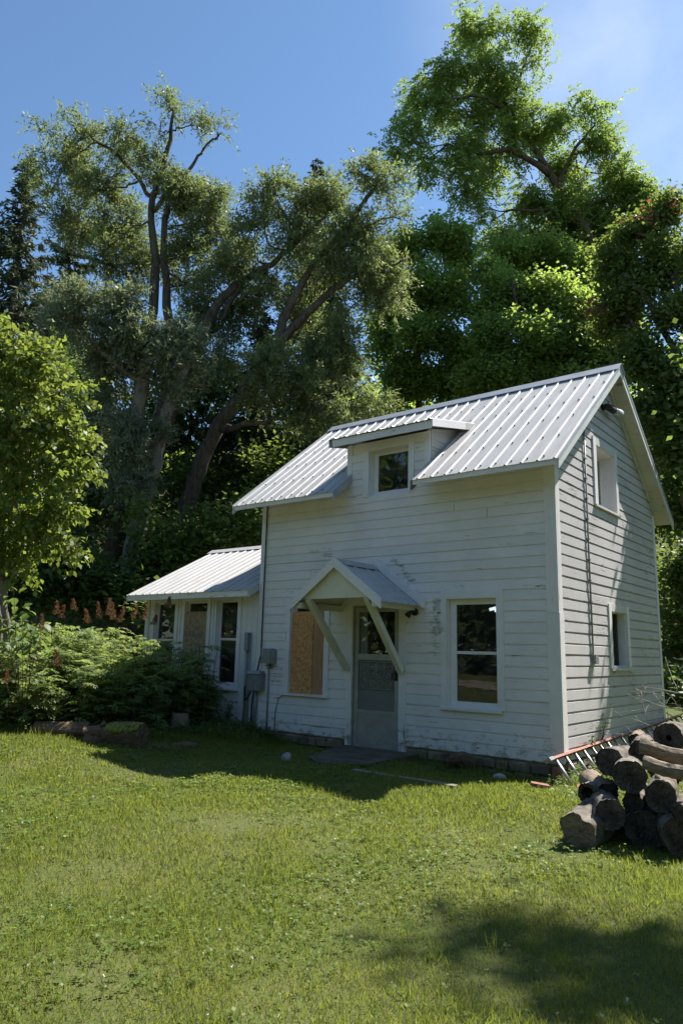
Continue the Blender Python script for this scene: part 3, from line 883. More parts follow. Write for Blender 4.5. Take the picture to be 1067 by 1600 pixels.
b = MB(); b.tube([(-5.665, -.03, 1.40), (-5.675, -.03, .05)], .024, 8); b.tube([(-5.60, -.02, 1.72), (-5.605, -.02, .1)], .012, 6)
b.box(-5.70, -5.62, -.07, -.0, 1.40, 1.72); b.build('conduit', M['grey_metal'], HOUSE)
b = MB(); b.tube([(-4.74, -.04, .71), (-4.86, -.05, .62), (-4.91, -.045, .42), (-4.93, -.035, .10)], .006, 5); b.build('cable', M['black'], HOUSE)
b = MB(); b.tube([(.04, 1.13, 4.85), (.04, 1.11, 3.0), (.04, 1.12, 1.46)], .013, 8)
for k in range(11): b.box(.022, .058, 1.095, 1.14, 1.6 + k * .3, 1.62 + k * .3)
cd = b.build('conduit', M['grey_metal'], HOUSE)
box('outlet_box', .024, .085, 1.10, 1.21, 1.34, 1.46, M['grey_metal'], cd)
b = MB(); b.tube([(.03, 2.02, 5.36), (.16, 2.05, 5.38)], .05, 10); b.tube([(.10, 2.05, 5.37), (.14, 2.25, 5.36)], [.05, .06], 10)
fl = b.build('flood_lamp', M['black'], HOUSE)
b = MB(); b.tube([(.13, 2.18, 5.37), (.17, 2.42, 5.33)], [.045, .085], 10); b.build('lamp_shade', M['flashing'], fl)

# ------------------------------------------------------------------ lean-to annex
AX0, AX1, AY0, AR = -8.66, -5.425, .03, 1.95
AE, ASL = 2.455, .518
def az(y): return AE + ASL * (y + .28) if y < AR else AE + ASL * (AR + .28) - ASL * (y - AR)
AF = Face('front', AY0)
wins = [(-6.535, -5.965, .80, 2.318), (-7.445, -6.785, .80, 2.318), (-8.375, -7.725, .80, 2.318)]
b = MB(); backing(AF, b, AX0, AX1, 0, 2.48, wins)
aw = b.build('wall', M['trim_z'], HOUSE)
def vboards(x0, x1, z0, z1):
    x = x0
    while x < x1 - .02:
        w = min(.135, x1 - x); j = random.uniform(0, .003)
        box('wall_board', x + .002, x + w - .002, AY0 - .014 - j, AY0 - .001, z0, z1, M['trim_z'], aw); x += w
vboards(AX0 + .10, -5.885, .12, .70); vboards(-5.882, AX1, .12, 2.42)
box('corner_board', AX0 - .01, AX0 + .095, AY0 - .03, AY0 - .001, .2, 2.40, M['trim_z'], aw)
for (x0, x1) in ((-7.62, -7.56), (-6.68, -6.62)): box('casing_board', x0, x1, AY0 - .034, AY0 - .001, .74, 2.345, M['trim_z'], aw)
window(AF, wins[0], (-6.60, -5.885, 2.35, .74), (-6.80, -5.87, .70), 1.60, .05, .03)
w2 = window(AF, wins[1], (-7.53, -6.70, 2.35, .74), (-7.6, -6.805, .70), None, .05, .03)
window(AF, wins[2], (-8.46, -7.635, 2.35, .74), (-8.5, -7.605, .70), 1.57, .05, .03)
face_box(AF, 'strand_board', -7.47, -6.80, -.02, .03, .76, 2.11, M['osb_grey'], w2)
b = MB()
lx = -7.36
for st in ('10', '1101', '101', '011', '1'):      # faint hand lettering, weathered past reading
    for k, c in enumerate(st):
        if c == '1': b.box(lx, lx + .016, AY0 - .0325, AY0 - .0305, 1.62 + .02 * (k % 2), 1.74 - .015 * (k % 3))
        lx += .028
    lx += .02
b.build('faded_lettering', M['grey_wood'], w2)
# other walls, floor
b = MB(); b.box(AX0, AX0 + .1, AY0 + .001, 3.87, 0, 2.49)
za = lambda y: az(y) - .07
b.hexa([(AX0, AY0, 2.49), (AX0 + .1, AY0, 2.49), (AX0 + .1, AR, 2.49), (AX0, AR, 2.49), (AX0, AY0, za(AY0)), (AX0 + .1, AY0, za(AY0)), (AX0 + .1, AR, za(AR)), (AX0, AR, za(AR))])
b.hexa([(AX0, AR, 2.49), (AX0 + .1, AR, 2.49), (AX0 + .1, 3.87, 2.49), (AX0, 3.87, 2.49), (AX0, AR, za(AR)), (AX0 + .1, AR, za(AR)), (AX0 + .1, 3.87, za(3.87)), (AX0, 3.87, za(3.87))])
b.build('wall', M['paint_y'], HOUSE)
box('wall', AX0 + .1, AX1, 3.77, 3.87, 0, 2.49, M['paint_x'], HOUSE)
box('floor', AX0 + .1, AX1 - .01, AY0 + .11, 3.77, .05, .10, M['dark_inside'], HOUSE)
box('partition_wall', AX0 + .1, AX1 - .01, 1.9, 1.96, .10, 2.6, M['dark_inside'], HOUSE)
b = MB()
for (y0, y1) in ((-.26, AR), (AR, 4.16)):
    b.hexa([(-8.93, y0, az(y0) - .06), (-5.45, y0, az(y0) - .06), (-5.45, y1, az(y1) - .06), (-8.93, y1, az(y1) - .06), (-8.93, y0, az(y0) - .01), (-5.45, y0, az(y0) - .01), (-5.45, y1, az(y1) - .01), (-8.93, y1, az(y1) - .01)])
ar = b.build('roof', M['soffit'], HOUSE)
for front in (True, False):
    x = -8.96
    while x < -5.46:
        w = min(.914, -5.435 - x)
        if front: panel((x, -.30, az(-.30) + .002), (1, 0, 0), (0, 1, ASL), (0, -ASL, 1), w, math.hypot(1, ASL) * (AR + .28), ar, jag=random.uniform(0, .006))
        else: panel((x, 4.2, az(4.2) + .002), (1, 0, 0), (0, -1, ASL), (0, ASL, 1), w, math.hypot(1, ASL) * (4.18 - AR), ar)
        x += w
b = MB()
for s_ in (-1, 1):
    y0, y1 = AR, AR + s_ * .15; z0, z1 = az(AR) + .045, az(AR) + .03 - ASL * .15
    b.hexa([(-8.99, y0, z0 - .008), (-5.43, y0, z0 - .008), (-5.43, y1, z1 - .008), (-8.99, y1, z1 - .008), (-8.99, y0, z0), (-5.43, y0, z0), (-5.43, y1, z1), (-8.99, y1, z1)])
b.build('ridge_cap', M['roof'], ar)
box('fascia_board', -8.93, -5.462, -.285, -.263, az(-.28) - .12, az(-.28) - .012, M['trim_x'], ar)
for x0, y0, y1 in ((-8.956, -.288, AR), (-8.956, AR + .001, 4.18), (-5.46, -.288, .025)):
    b = MB(); h = .13
    b.hexa([(x0, y0, az(y0) - h), (x0 + .024, y0, az(y0) - h), (x0 + .024, y1, az(y1) - h), (x0, y1, az(y1) - h), (x0, y0, az(y0) - .004), (x0 + .024, y0, az(y0) - .004), (x0 + .024, y1, az(y1) - .004), (x0, y1, az(y1) - .004)])
    b.build('rake_board', M['trim_y'], ar)

# ------------------------------------------------------------------ foliage tools
def unit(v): return v / np.maximum(np.linalg.norm(v, axis=-1, keepdims=True), 1e-9)

def leaf_object(name, P, D, N, L, W, tone, mat, parent=None, fold=.12, belly=.45, kind='stuff'):
    n = len(P); L = np.broadcast_to(L, (n,))[:, None]; W = np.broadcast_to(W, (n,))[:, None]
    S = unit(np.cross(D, N)); Nn = unit(np.cross(S, D))
    mid = P + D * L * belly + Nn * W * fold
    V = np.stack([P, mid + S * W / 2, P + D * L, mid - S * W / 2], 1).reshape(-1, 3).astype(np.float32)
    me = bpy.data.meshes.new(name)
    me.vertices.add(4 * n); me.vertices.foreach_set('co', V.ravel())
    me.loops.add(4 * n); me.loops.foreach_set('vertex_index', np.arange(4 * n, dtype=np.int32))
    me.polygons.add(n); me.polygons.foreach_set('loop_start', np.arange(0, 4 * n, 4, dtype=np.int32))
    mats = mat if isinstance(mat, (list, tuple)) else [mat]
    for m in mats: me.materials.append(m)
    me.update(calc_edges=True)
    at = me.attributes.new('tone', 'FLOAT', 'FACE'); at.data.foreach_set('value', np.clip(tone, 0, 1).astype(np.float32))
    o = link(name, me, parent)
    if kind: o['kind'] = kind
    return o

UP = np.array([0, 0, 1.0])
def rdir(n, r): return unit(r.normal(size=(n, 3)))

def sprays(clumps, per, r, droop=.2, lumps=7):
    """spray origins and directions for a list of clumps (x, y, z, horizontal radius, vertical radius, density)"""
    O, D, T = [], [], []
    for c in clumps:
        cx, cy, cz, rh, rv = c[:5]; k = c[5] if len(c) > 5 else 1.0
        n = max(4, int(k * per * rh * (rh * .35 + rv * .65)))
        cen = np.array([cx, cy, cz]); R = np.array([rh, rh, rv])
        sub = rdir(lumps, r) * (r.random((lumps, 1)) ** .5) * .72
        si = r.integers(0, lumps, n)
        off = sub[si] + rdir(n, r) * (r.random((n, 1)) ** .5) * .42
        O.append(cen + off * R)
        d = unit(off * np.array([1, 1, .8]) + r.normal(size=(n, 3)) * .45 - UP * droop)
        D.append(d)
        T.append((r.random(lumps) * .5)[si] + r.random(n) * .15)
    return np.concatenate(O), np.concatenate(D), np.concatenate(T)

def foliage(name, clumps, style, mat, parent, seed, size=1.0, per=None):
    r = np.random.default_rng(seed)
    if style == 'willow':
        O, D, T = sprays(clumps, per or 70, r, .02)
        m = 22; t = np.linspace(.05, 1, m)
        tl = r.uniform(.30, .62, len(O)) * size
        P = O[:, None] + D[:, None] * (tl[:, None, None] * t[None, :, None]) - UP * (tl[:, None, None] * .28 * (t ** 2)[None, :, None])
        P = P + r.normal(size=P.shape) * .03 * size
        Dd = unit(D[:, None] * .6 + r.normal(size=P.shape) * .55 - UP * .15)
        L, W = .11 * size, .033 * size; nrm = unit(r.normal(size=P.shape) * .7 + UP * .6)
    elif style == 'broad':
        O, D, T = sprays(clumps, per or 60, r, .05)
        m = 13
        P = O[:, None] + r.normal(size=(len(O), m, 3)) * np.array([.22, .22, .17]) * size
        Dd = unit(D[:, None] * .5 * np.array([1, 1, .4]) + r.normal(size=P.shape) * .6 * np.array([1, 1, .35]) - UP * .25)
        L, W = .125 * size, .105 * size; nrm = unit(r.normal(size=P.shape) * .75 + UP)
    elif style == 'young':
        O, D, T = sprays(clumps, per or 75, r, .25)
        m = 9; t = np.linspace(.1, 1, m)
        tl = r.uniform(.18, .38, len(O)) * size
        P = O[:, None] + D[:, None] * (tl[:, None, None] * t[None, :, None]) + r.normal(size=(len(O), m, 3)) * .035
        Dd = unit(D[:, None] * .35 + r.normal(size=P.shape) * .55 - UP * .55)
        L, W = .092 * size, .07 * size; nrm = unit(r.normal(size=P.shape) * .55 + UP * .8)
    elif style == 'locust':
        O, D, T = sprays(clumps, per or 16, r, .12)
        nf, nl = 6, 12
        fd = unit(D[:, None] * .7 + r.normal(size=(len(O), nf, 3)) * .6 - UP * .25)
        fo = O[:, None] + r.normal(size=fd.shape) * .16 * size
        t = np.repeat(np.linspace(.15, 1, nl // 2), 2)
        fl = r.uniform(.24, .36, (len(O), nf, 1, 1)) * size
        P = fo[:, :, None] + fd[:, :, None] * fl * t[None, None, :, None] - UP * fl * .35 * (t ** 2)[None, None, :, None]
        sd = unit(np.cross(fd, UP + 1e-3)); sg = np.tile([1.0, -1.0], nl // 2)
        Dd = unit(sd[:, :, None] * sg[None, None, :, None] + fd[:, :, None] * .5 - UP * .35 + r.normal(size=P.shape) * .25)
        P = P.reshape(len(O), -1, 3); Dd = Dd.reshape(len(O), -1, 3); m = nf * nl
        L, W = .088 * size, .048 * size; nrm = unit(r.normal(size=P.shape) * .45 + UP)
    tone = np.repeat(T, m) + r.random(len(O) * m) * .4
    n = len(O) * m
    return leaf_object(name, P.reshape(n, 3), Dd.reshape(n, 3), nrm.reshape(n, 3), L * r.uniform(.75, 1.25, n), W * r.uniform(.8, 1.2, n), tone, mat, parent)

def smooth_line(pts, sub=5, jit=0.0, r=None):
    p = [np.array(q, float) for q in pts]
    if len(p) < 3: p = [p[0], (p[0] + p[-1]) / 2, p[-1]]
    out = []
    for i in range(len(p) - 1):
        a, b, c, d = p[max(i - 1, 0)], p[i], p[i + 1], p[min(i + 2, len(p) - 1)]
        for k in range(sub):
            t = k / sub
            out.append(.5 * (2 * b + (c - a) * t + (2 * a - 5 * b + 4 * c - d) * t * t + (3 * b - a - 3 * c + d) * t ** 3))
    out.append(p[-1])
    if jit:
        out = [q + (r.normal(size=3) * jit if 0 < i < len(out) - 1 else 0) for i, q in enumerate(out)]
    return out

def limb(mb, pts, r0, r1, n=9, jit=.02, r=None):
    ln = smooth_line(pts, 5, jit, r)
    k = len(ln)
    rad = [(r0 + (r1 - r0) * (i / (k - 1)) ** .62) * (1 + (r.uniform(-.07, .07) if r is not None else 0)) for i in range(k)]
    mb.tube(ln, rad, n); return ln, rad

def tree(name, label, limbs, clumps, style, leafmat, barkmat, seed, group=None, size=1.0, per=None, reach=.035, twigs=5, ground=True):
    r = np.random.default_rng(seed)
    base = np.array(limbs[0][0][0], float)
    if ground: base[2] = float(gz(base[0], base[1])) - .1
    root = empty(name, tuple(base), label, 'tree', group)
    nodes = []
    tr = MB(); br = MB()
    for i, (pts, r0, r1) in enumerate(limbs):
        pts = [np.array(q, float) for q in pts]
        if i == 0 and ground: pts = [base, *pts[1:]] if pts[0][2] - base[2] < .5 else [base, *pts]
        ln, rad = limb(tr if i == 0 else br, pts, r0, r1, 10 if r0 > .1 else 7, .03, r)
        nodes += list(zip(ln[len(ln) // 5:], rad[len(rad) // 5:]))
    NP = np.array([q[0] for q in nodes])
    for c in clumps:
        cen = np.array(c[:3]) - np.array([0, 0, c[4] * .35])
        d = np.linalg.norm(NP - cen, axis=1) + np.maximum(0, NP[:, 2] - cen[2]) * .8
        k = int(d.argmin()); a = NP[k]
        midp = (a + cen) / 2 + r.normal(size=3) * .12 * d[k] + np.array([0, 0, -.06 * d[k]])
        r0 = min(nodes[k][1] * .75, reach * (1 + .2 * d[k]))
        limb(br, [a, midp, cen], r0, r0 * .45, 6, .03, r)
        for _ in range(twigs):
            tip = np.array(c[:3]) + rdir(1, r)[0] * np.array([c[3], c[3], c[4]]) * r.uniform(.6, 1.05)
            limb(br, [cen, (cen + tip) / 2 + r.normal(size=3) * .12 * c[3], tip], r0 * .45, .006, 4, .02, r)
    tr.build('trunk', barkmat, root)
    if br.v: tag(br.build('branches', barkmat, root), kind='stuff')
    foliage('crown', clumps, style, leafmat, root, seed + 1, size, per)
    return root

def spruce(label, top, height, radius, seed, group='spruces rising behind the house', dens=1.0, bare=.12):
    r = np.random.default_rng(seed); top = np.array(top, float)
    base = np.array([top[0], top[1], min(float(gz(top[0], top[1])), top[2] - 4)])
    H = top[2] - base[2]
    root = empty('spruce_tree', tuple(base), label, 'tree', group)
    b = MB(); b.tube([base - UP * .2, base + UP * H * .5, top], [.012 * H + .05, .007 * H + .03, .01], 8); b.build('trunk', M['bark'], root)
    br = MB(); P, D, L = [], [], []
    z = bare * H
    while z < H * .99:
        f = 1 - z / H
        ln = radius * (f ** .8) * r.uniform(.7, 1.12) + .12
        for k in range(6 if f > .15 else 5):
            a = r.uniform(0, 6.283); h = np.array([math.cos(a), math.sin(a), 0]); ll = ln * r.uniform(.65, 1.1)
            o = base + UP * (z + r.uniform(-.15, .15))
            t = np.linspace(0, 1, 6)
            dr = .42 if f > .2 else .05
            pts = o + h * (ll * t)[:, None] + UP * (ll * (-dr * np.sin(t * 2.2) + .16 * t ** 3))[:, None]
            br.tube(pts, [.02 + .012 * ll] + [.012] * 4 + [.004], 4, cap=False)
            n = int(22 * ll * dens) + 5
            tt = r.random(n) ** .75; i = np.clip((tt * 5).astype(int), 0, 4); fr = (tt * 5 - i)[:, None]
            q = pts[i] * (1 - fr) + pts[i + 1] * fr
            side = np.cross(h, UP) * r.choice([-1, 1], n)[:, None]
            d = unit(side * r.uniform(.1, .8, (n, 1)) + h * r.uniform(.1, .7, (n, 1)) - UP * r.uniform(.1, 1.1, (n, 1)) * (1 if f > .2 else .3))
            P.append(q); D.append(d); L.append(r.uniform(.22, .5, n) * min(1, .45 + ll * .35))
        z += r.uniform(.26, .42) * (.6 + .5 * f)
    P, D, L = np.concatenate(P), np.concatenate(D), np.concatenate(L); n = len(P)
    # every shoot is two narrow needle blades so that its outline is ragged
    P3 = np.repeat(P, 2, 0) + r.normal(size=(2 * n, 3)) * .04
    D3 = unit(np.repeat(D, 2, 0) + r.normal(size=(2 * n, 3)) * .28)
    tag(br.build('branches', M['bark'], root), kind='stuff')
    leaf_object('crown', P3, D3, rdir(2 * n, r), np.repeat(L, 2) * r.uniform(.6, 1.1, 2 * n), .075, r.random(2 * n) * .6 + np.repeat(r.random(n) * .4, 2), M['lf_spruce'], root)
    return root

# ------------------------------------------------------------------ trees
W1, W2, W3 = 25, 24, 22
tree('willow_tree', 'tall old willow with several upright trunks and thin ragged crown against the sky, left',
     [([(-18.20, 5.42, 3.70), (-17.62, 5.32, 5.99), (-17.07, 5.17, 8.40), (-16.50, 5.00, 10.92), (-15.87, 4.72, 14.09), (-15.78, 4.24, 16.26), (-15.24, 4.27, 17.91), (-14.82, 4.18, 19.66)], .42, .05),
      ([(-16.57, 5.61, 8.20), (-15.93, 5.58, 10.39), (-15.66, 5.15, 13.01), (-15.57, 4.74, 14.96), (-15.31, 4.57, 16.49)], .26, .10),
      ([(-16.44, 4.40, 13.53), (-16.68, 4.02, 14.28), (-17.28, 3.49, 14.48), (-18.13, 2.76, 14.71)], .14, .05),
      ([(-15.71, 4.30, 16.26), (-14.67, 4.79, 17.64), (-14.10, 5.04, 18.44), (-13.60, 5.31, 18.98)], .10, .025),
      ([(-15.67, 4.23, 16.70), (-16.59, 3.11, 18.23), (-17.52, 2.18, 19.03)], .10, .03), ([(-15.43, 4.26, 17.36), (-15.92, 3.57, 18.54), (-16.22, 3.23, 18.96)], .07, .02),
      ([(-17.62, 4.46, 9.47), (-17.02, 3.51, 9.98), (-16.66, 3.59, 10.82)], .12, .05)],
     [(-18.96, 2.51, 18.32, 0.97, 1.15, 0.80), (-18.31, 1.57, 18.92, 0.44, 0.24, 0.45), (-17.70, 1.96, 19.33, 0.31, 0.18, 0.50), (-17.41, 2.34, 18.71, 0.75, 0.31, 0.70), (-16.33, 3.18, 18.81, 0.80, 0.33, 0.80), (-15.83, 3.73, 18.21, 0.44, 0.49, 0.50), (-14.92, 4.01, 19.98, 0.40, 0.53, 0.60), (-14.36, 4.62, 19.30, 0.44, 0.27, 0.60), (-15.25, 3.97, 19.10, 0.31, 0.31, 0.50),
      (-13.70, 5.22, 19.04, 0.40, 0.36, 0.30), (-17.01, 3.04, 17.20, 0.80, 0.80, 0.80), (-18.58, 3.21, 16.68, 0.97, 0.83, 0.80), (-17.44, 4.20, 16.38, 1.04, 1.15, 0.70), (-15.01, 4.62, 17.26, 0.93, 0.89, 0.90), (-14.36, 5.29, 16.61, 0.84, 0.80, 0.90), (-15.36, 4.22, 17.75, 0.58, 0.44, 0.70), (-14.02, 5.75, 15.88, 0.58, 0.58, 0.80),
      (-14.96, 5.19, 15.09, 1.02, 0.80, 0.70), (-16.92, 4.89, 15.26, 1.06, 0.83, 0.60), (-13.94, 6.05, 14.90, 0.75, 0.71, 0.60), (-17.16, 3.50, 14.81, 0.89, 0.67, 0.70), (-15.65, 6.11, 14.40, 0.83, 0.55, 0.60), (-16.77, 4.12, 13.58, 0.80, 0.44, 0.50)],
     'willow', M['lf_willow'], M['bark'], 11, 'old willows beside the house', 1.3, 360)
tree('willow_tree', 'broad grey-green willow with pale split trunks, lower crown left of the house',
     [([(-14.15, 3.42, 3.81), (-13.53, 3.37, 6.02), (-13.12, 3.33, 7.49), (-12.62, 3.40, 8.78), (-12.31, 3.43, 9.70)], .38, .14),
      ([(-13.64, 2.83, 7.84), (-13.32, 2.77, 9.12), (-12.72, 2.41, 9.84)], .30, .12), ([(-13.33, 2.80, 8.94), (-13.64, 1.77, 9.45), (-14.14, 1.20, 10.15)], .10, .04)],
     [(-14.12, 1.09, 10.69, 0.95, 0.69), (-15.01, 0.91, 11.17, 0.48, 0.41, 0.80), (-13.08, 1.82, 11.07, 0.66, 0.66), (-12.85, 2.27, 10.01, 1.02, 0.73), (-11.94, 3.00, 10.00, 0.73, 0.87), (-14.04, 1.99, 9.92, 0.90, 0.56, 0.90), (-12.83, 3.14, 9.18, 0.82, 0.56, 0.80), (-13.09, 2.78, 7.15, 0.62, 0.62, 0.70), (-13.57, 2.36, 7.32, 0.73, 0.69, 0.80), (-13.47, 2.71, 6.22, 0.69, 0.51, 0.70), (-14.49, 2.02, 8.36, 0.67, 0.67, 0.50)],
     'willow', M['lf_silver'], M['bark_pale'], 23, 'old willows beside the house', 1.3, 400)
tree('willow_tree', 'leaning willow with long dark limbs reaching right above the house roof',
     [([(-15.78, 4.91, 3.04), (-14.87, 5.24, 4.66), (-14.21, 5.44, 5.98), (-13.60, 5.50, 7.70), (-12.84, 5.80, 8.92), (-11.78, 6.25, 10.51), (-11.09, 6.56, 11.47), (-10.28, 6.98, 12.40), (-9.48, 7.42, 13.18)], .40, .09),
      ([(-15.87, 5.14, 7.09), (-14.96, 5.22, 9.73), (-14.04, 5.46, 11.69), (-13.42, 5.66, 12.90), (-12.38, 6.27, 13.77), (-11.56, 6.75, 14.48), (-10.62, 7.25, 15.49)], .30, .06),
      ([(-11.67, 6.33, 10.55), (-11.22, 6.38, 11.77), (-10.48, 6.60, 13.29), (-9.51, 7.07, 14.52), (-8.65, 7.42, 15.84), (-8.44, 7.47, 16.35)], .20, .04),
      ([(-12.16, 6.44, 13.77), (-12.83, 5.99, 13.44), (-13.54, 5.74, 12.17)], .10, .07), ([(-9.48, 7.42, 13.18), (-8.75, 7.97, 13.34), (-7.99, 8.47, 13.76)], .08, .03),
      ([(-13.26, 5.63, 8.27), (-11.81, 5.50, 8.18), (-10.80, 6.26, 8.35)], .13, .05), ([(-9.28, 7.28, 14.42), (-8.59, 7.70, 14.95), (-8.01, 8.13, 15.06)], .06, .02)],
     [(-11.72, 6.12, 16.48, 0.72, 0.55, 0.80), (-12.01, 6.07, 15.76, 0.64, 0.55, 0.70), (-10.92, 6.84, 16.17, 0.72, 0.64, 0.90), (-10.21, 7.38, 16.27, 0.64, 0.60), (-8.88, 7.09, 16.48, 0.53, 0.45, 0.80), (-8.31, 7.64, 16.09, 0.61, 0.45, 0.80), (-8.11, 8.01, 15.26, 0.41, 0.45, 0.40), (-9.32, 7.15, 14.82, 0.86, 0.74, 0.90),
      (-11.45, 6.77, 14.77, 0.94, 0.72, 0.80), (-12.44, 5.95, 14.87, 0.72, 0.43, 0.80), (-10.09, 6.86, 13.50, 0.98, 0.82, 0.80), (-8.93, 7.68, 13.94, 0.90, 0.86, 0.80), (-8.92, 9.00, 13.87, 0.72, 0.81, 0.80), (-12.27, 6.49, 13.25, 0.77, 0.72, 0.70), (-12.87, 5.86, 13.85, 0.64, 0.55, 0.80), (-11.54, 7.32, 12.23, 0.98, 0.94, 0.70), (-9.82, 7.59, 11.41, 0.86, 0.86, 0.90),
      (-10.25, 7.51, 10.36, 0.98, 0.78, 0.90), (-11.13, 5.69, 9.58, 1.09, 0.82, 0.90), (-10.17, 6.53, 9.32, 0.94, 0.70, 0.90), (-9.22, 7.40, 8.84, 1.02, 0.63, 0.90), (-9.38, 8.87, 12.92, 0.85, 0.85, 0.70), (-13.67, 5.95, 10.91, 0.85, 0.85, 0.50), (-10.33, 6.61, 8.46, 0.78, 0.51, 0.70), (-13.60, 5.23, 14.04, 0.64, 0.85, 0.60), (-13.86, 6.54, 13.17, 0.89, 0.75, 0.80), (-14.91, 5.74, 13.03, 0.75, 0.75, 0.80), (-14.30, 6.43, 12.18, 0.75, 0.58, 0.70)],
     'willow', M['lf_willow'], M['bark'], 37, 'old willows beside the house', 1.3, 340)
tree('locust_tree', 'tall leaning locust tree with feathery bright crown high above the roof, right',
     [([(-6.23, 28.84, 5.50), (-5.90, 26.47, 16.15), (-6.78, 24.74, 20.35), (-7.55, 23.56, 22.61), (-8.55, 22.15, 25.08), (-9.15, 21.30, 26.62), (-9.71, 20.52, 27.92), (-10.30, 19.66, 29.53)], .46, .07),
      ([(-8.55, 22.15, 25.08), (-9.51, 19.98, 25.51), (-10.80, 19.00, 25.32), (-11.92, 18.00, 25.74)], .20, .05), ([(-9.71, 20.52, 27.92), (-10.59, 18.49, 28.06), (-11.96, 17.48, 27.71)], .14, .04),
      ([(-7.62, 23.49, 22.67), (-8.69, 22.50, 23.26), (-10.05, 20.27, 22.60)], .16, .05), ([(-8.31, 22.49, 24.52), (-7.36, 22.77, 26.43), (-6.50, 23.18, 27.55)], .14, .04), ([(-6.93, 24.50, 20.81), (-8.41, 23.26, 21.08), (-10.38, 21.62, 21.33)], .15, .05),
      ([(-9.71, 20.52, 27.92), (-9.12, 20.46, 30.13), (-8.61, 20.54, 31.39)], .10, .03)],
     [(-10.77, 18.72, 31.80, 1.21, 0.90), (-10.04, 19.23, 32.13, 0.90, 0.58, 0.70), (-11.86, 18.25, 30.20, 1.34, 1.09), (-13.13, 17.60, 28.76, 0.96, 0.90), (-12.43, 18.27, 28.31, 1.15, 0.90), (-8.81, 20.25, 31.95, 1.02, 0.70), (-8.37, 20.88, 30.84, 0.58, 0.64, 0.70), (-10.21, 19.63, 29.94, 1.41, 1.15), (-9.51, 20.49, 28.71, 1.34, 1.09), (-11.19, 19.40, 27.72, 1.28, 0.96, 0.80),
      (-13.34, 16.78, 26.09, 1.18, 0.87), (-14.10, 16.37, 25.34, 0.75, 0.56, 0.80), (-12.80, 17.56, 24.71, 0.81, 0.68, 0.80), (-13.20, 17.44, 23.87, 0.44, 0.44, 0.60), (-11.51, 18.40, 25.45, 1.31, 1.12, 0.90), (-11.20, 19.08, 23.72, 1.06, 0.99, 0.90), (-11.00, 19.58, 22.33, 0.62, 0.62, 0.80), (-9.98, 20.66, 26.50, 1.41, 1.28, 0.90), (-8.35, 21.64, 27.81, 1.41, 1.09), (-6.73, 22.82, 28.26, 1.09, 0.64, 0.80), (-6.47, 23.43, 26.61, 1.15, 1.09, 0.90),
      (-8.12, 23.45, 26.47, 1.38, 1.38, 0.90), (-5.97, 25.25, 26.14, 1.12, 1.05, 0.90), (-5.16, 26.11, 25.27, 0.72, 0.53, 0.80), (-9.35, 22.96, 24.50, 1.64, 1.18, 0.90), (-7.47, 24.46, 24.49, 1.25, 1.12, 0.90), (-10.71, 22.38, 22.46, 1.45, 1.25, 0.80), (-11.25, 21.07, 26.05, 1.18, 1.18, 0.80), (-10.33, 23.90, 22.79, 1.55, 1.01, 0.90), (-8.96, 24.87, 23.33, 1.01, 1.15, 0.80), (-5.81, 25.92, 23.96, 1.45, 1.18, 0.90), (-6.58, 25.63, 22.65, 1.45, 1.31, 0.90), (-8.82, 23.66, 23.39, 1.71, 1.31, 0.90), (-7.58, 25.29, 23.40, 1.53, 1.33, 0.90), (-5.24, 26.25, 24.46, 1.31, 1.12, 0.90), (-8.53, 24.95, 21.75, 1.80, 1.27, 0.90), (-10.20, 23.10, 21.19, 1.45, 1.12, 0.80), (-11.20, 22.24, 21.49, 1.31, 0.92, 0.70), (-7.15, 26.16, 21.30, 1.67, 1.33, 0.90), (-11.37, 20.80, 21.46, 0.83, 0.77, 0.60), (-6.34, 25.22, 25.07, 1.18, 0.99, 0.90)],
     'locust', M['lf_locust'], M['bark_red'], 53, None, 1.75, 38)
mid = 'leafy maples behind the house'
tree('maple_tree', 'rounded maple with bright sunlit top directly behind the dormer roof',
     [([(-13.85, 18.30, 7.78), (-13.30, 17.67, 12.09), (-12.92, 16.77, 16.98), (-12.46, 16.56, 19.29)], .34, .06), ([(-13.16, 17.43, 13.53), (-13.96, 16.23, 15.80)], .14, .05), ([(-13.11, 17.19, 14.68), (-11.66, 17.76, 17.02)], .14, .05)],
     [(-12.90, 16.16, 19.50, 1.29, 0.94), (-11.70, 16.99, 20.00, 1.29, 0.88), (-14.46, 16.37, 18.90, 1.09, 1.03), (-10.91, 17.82, 19.19, 1.00, 1.00), (-12.45, 15.75, 17.34, 1.48, 1.19), (-11.25, 16.77, 17.10, 1.42, 1.25), (-14.02, 16.04, 16.37, 1.29, 1.41), (-12.34, 16.39, 15.12, 1.42, 1.31), (-14.13, 16.52, 14.08, 1.35, 1.29), (-11.03, 17.49, 14.88, 1.31, 1.31), (-12.93, 17.61, 13.54, 1.47, 1.17), (-14.57, 16.67, 12.06, 1.17, 1.17, 0.80), (-11.72, 18.71, 13.00, 1.35, 1.17)],
     'broad', M['lf_maple'], M['bark'], 61, mid, 1.35, 190)
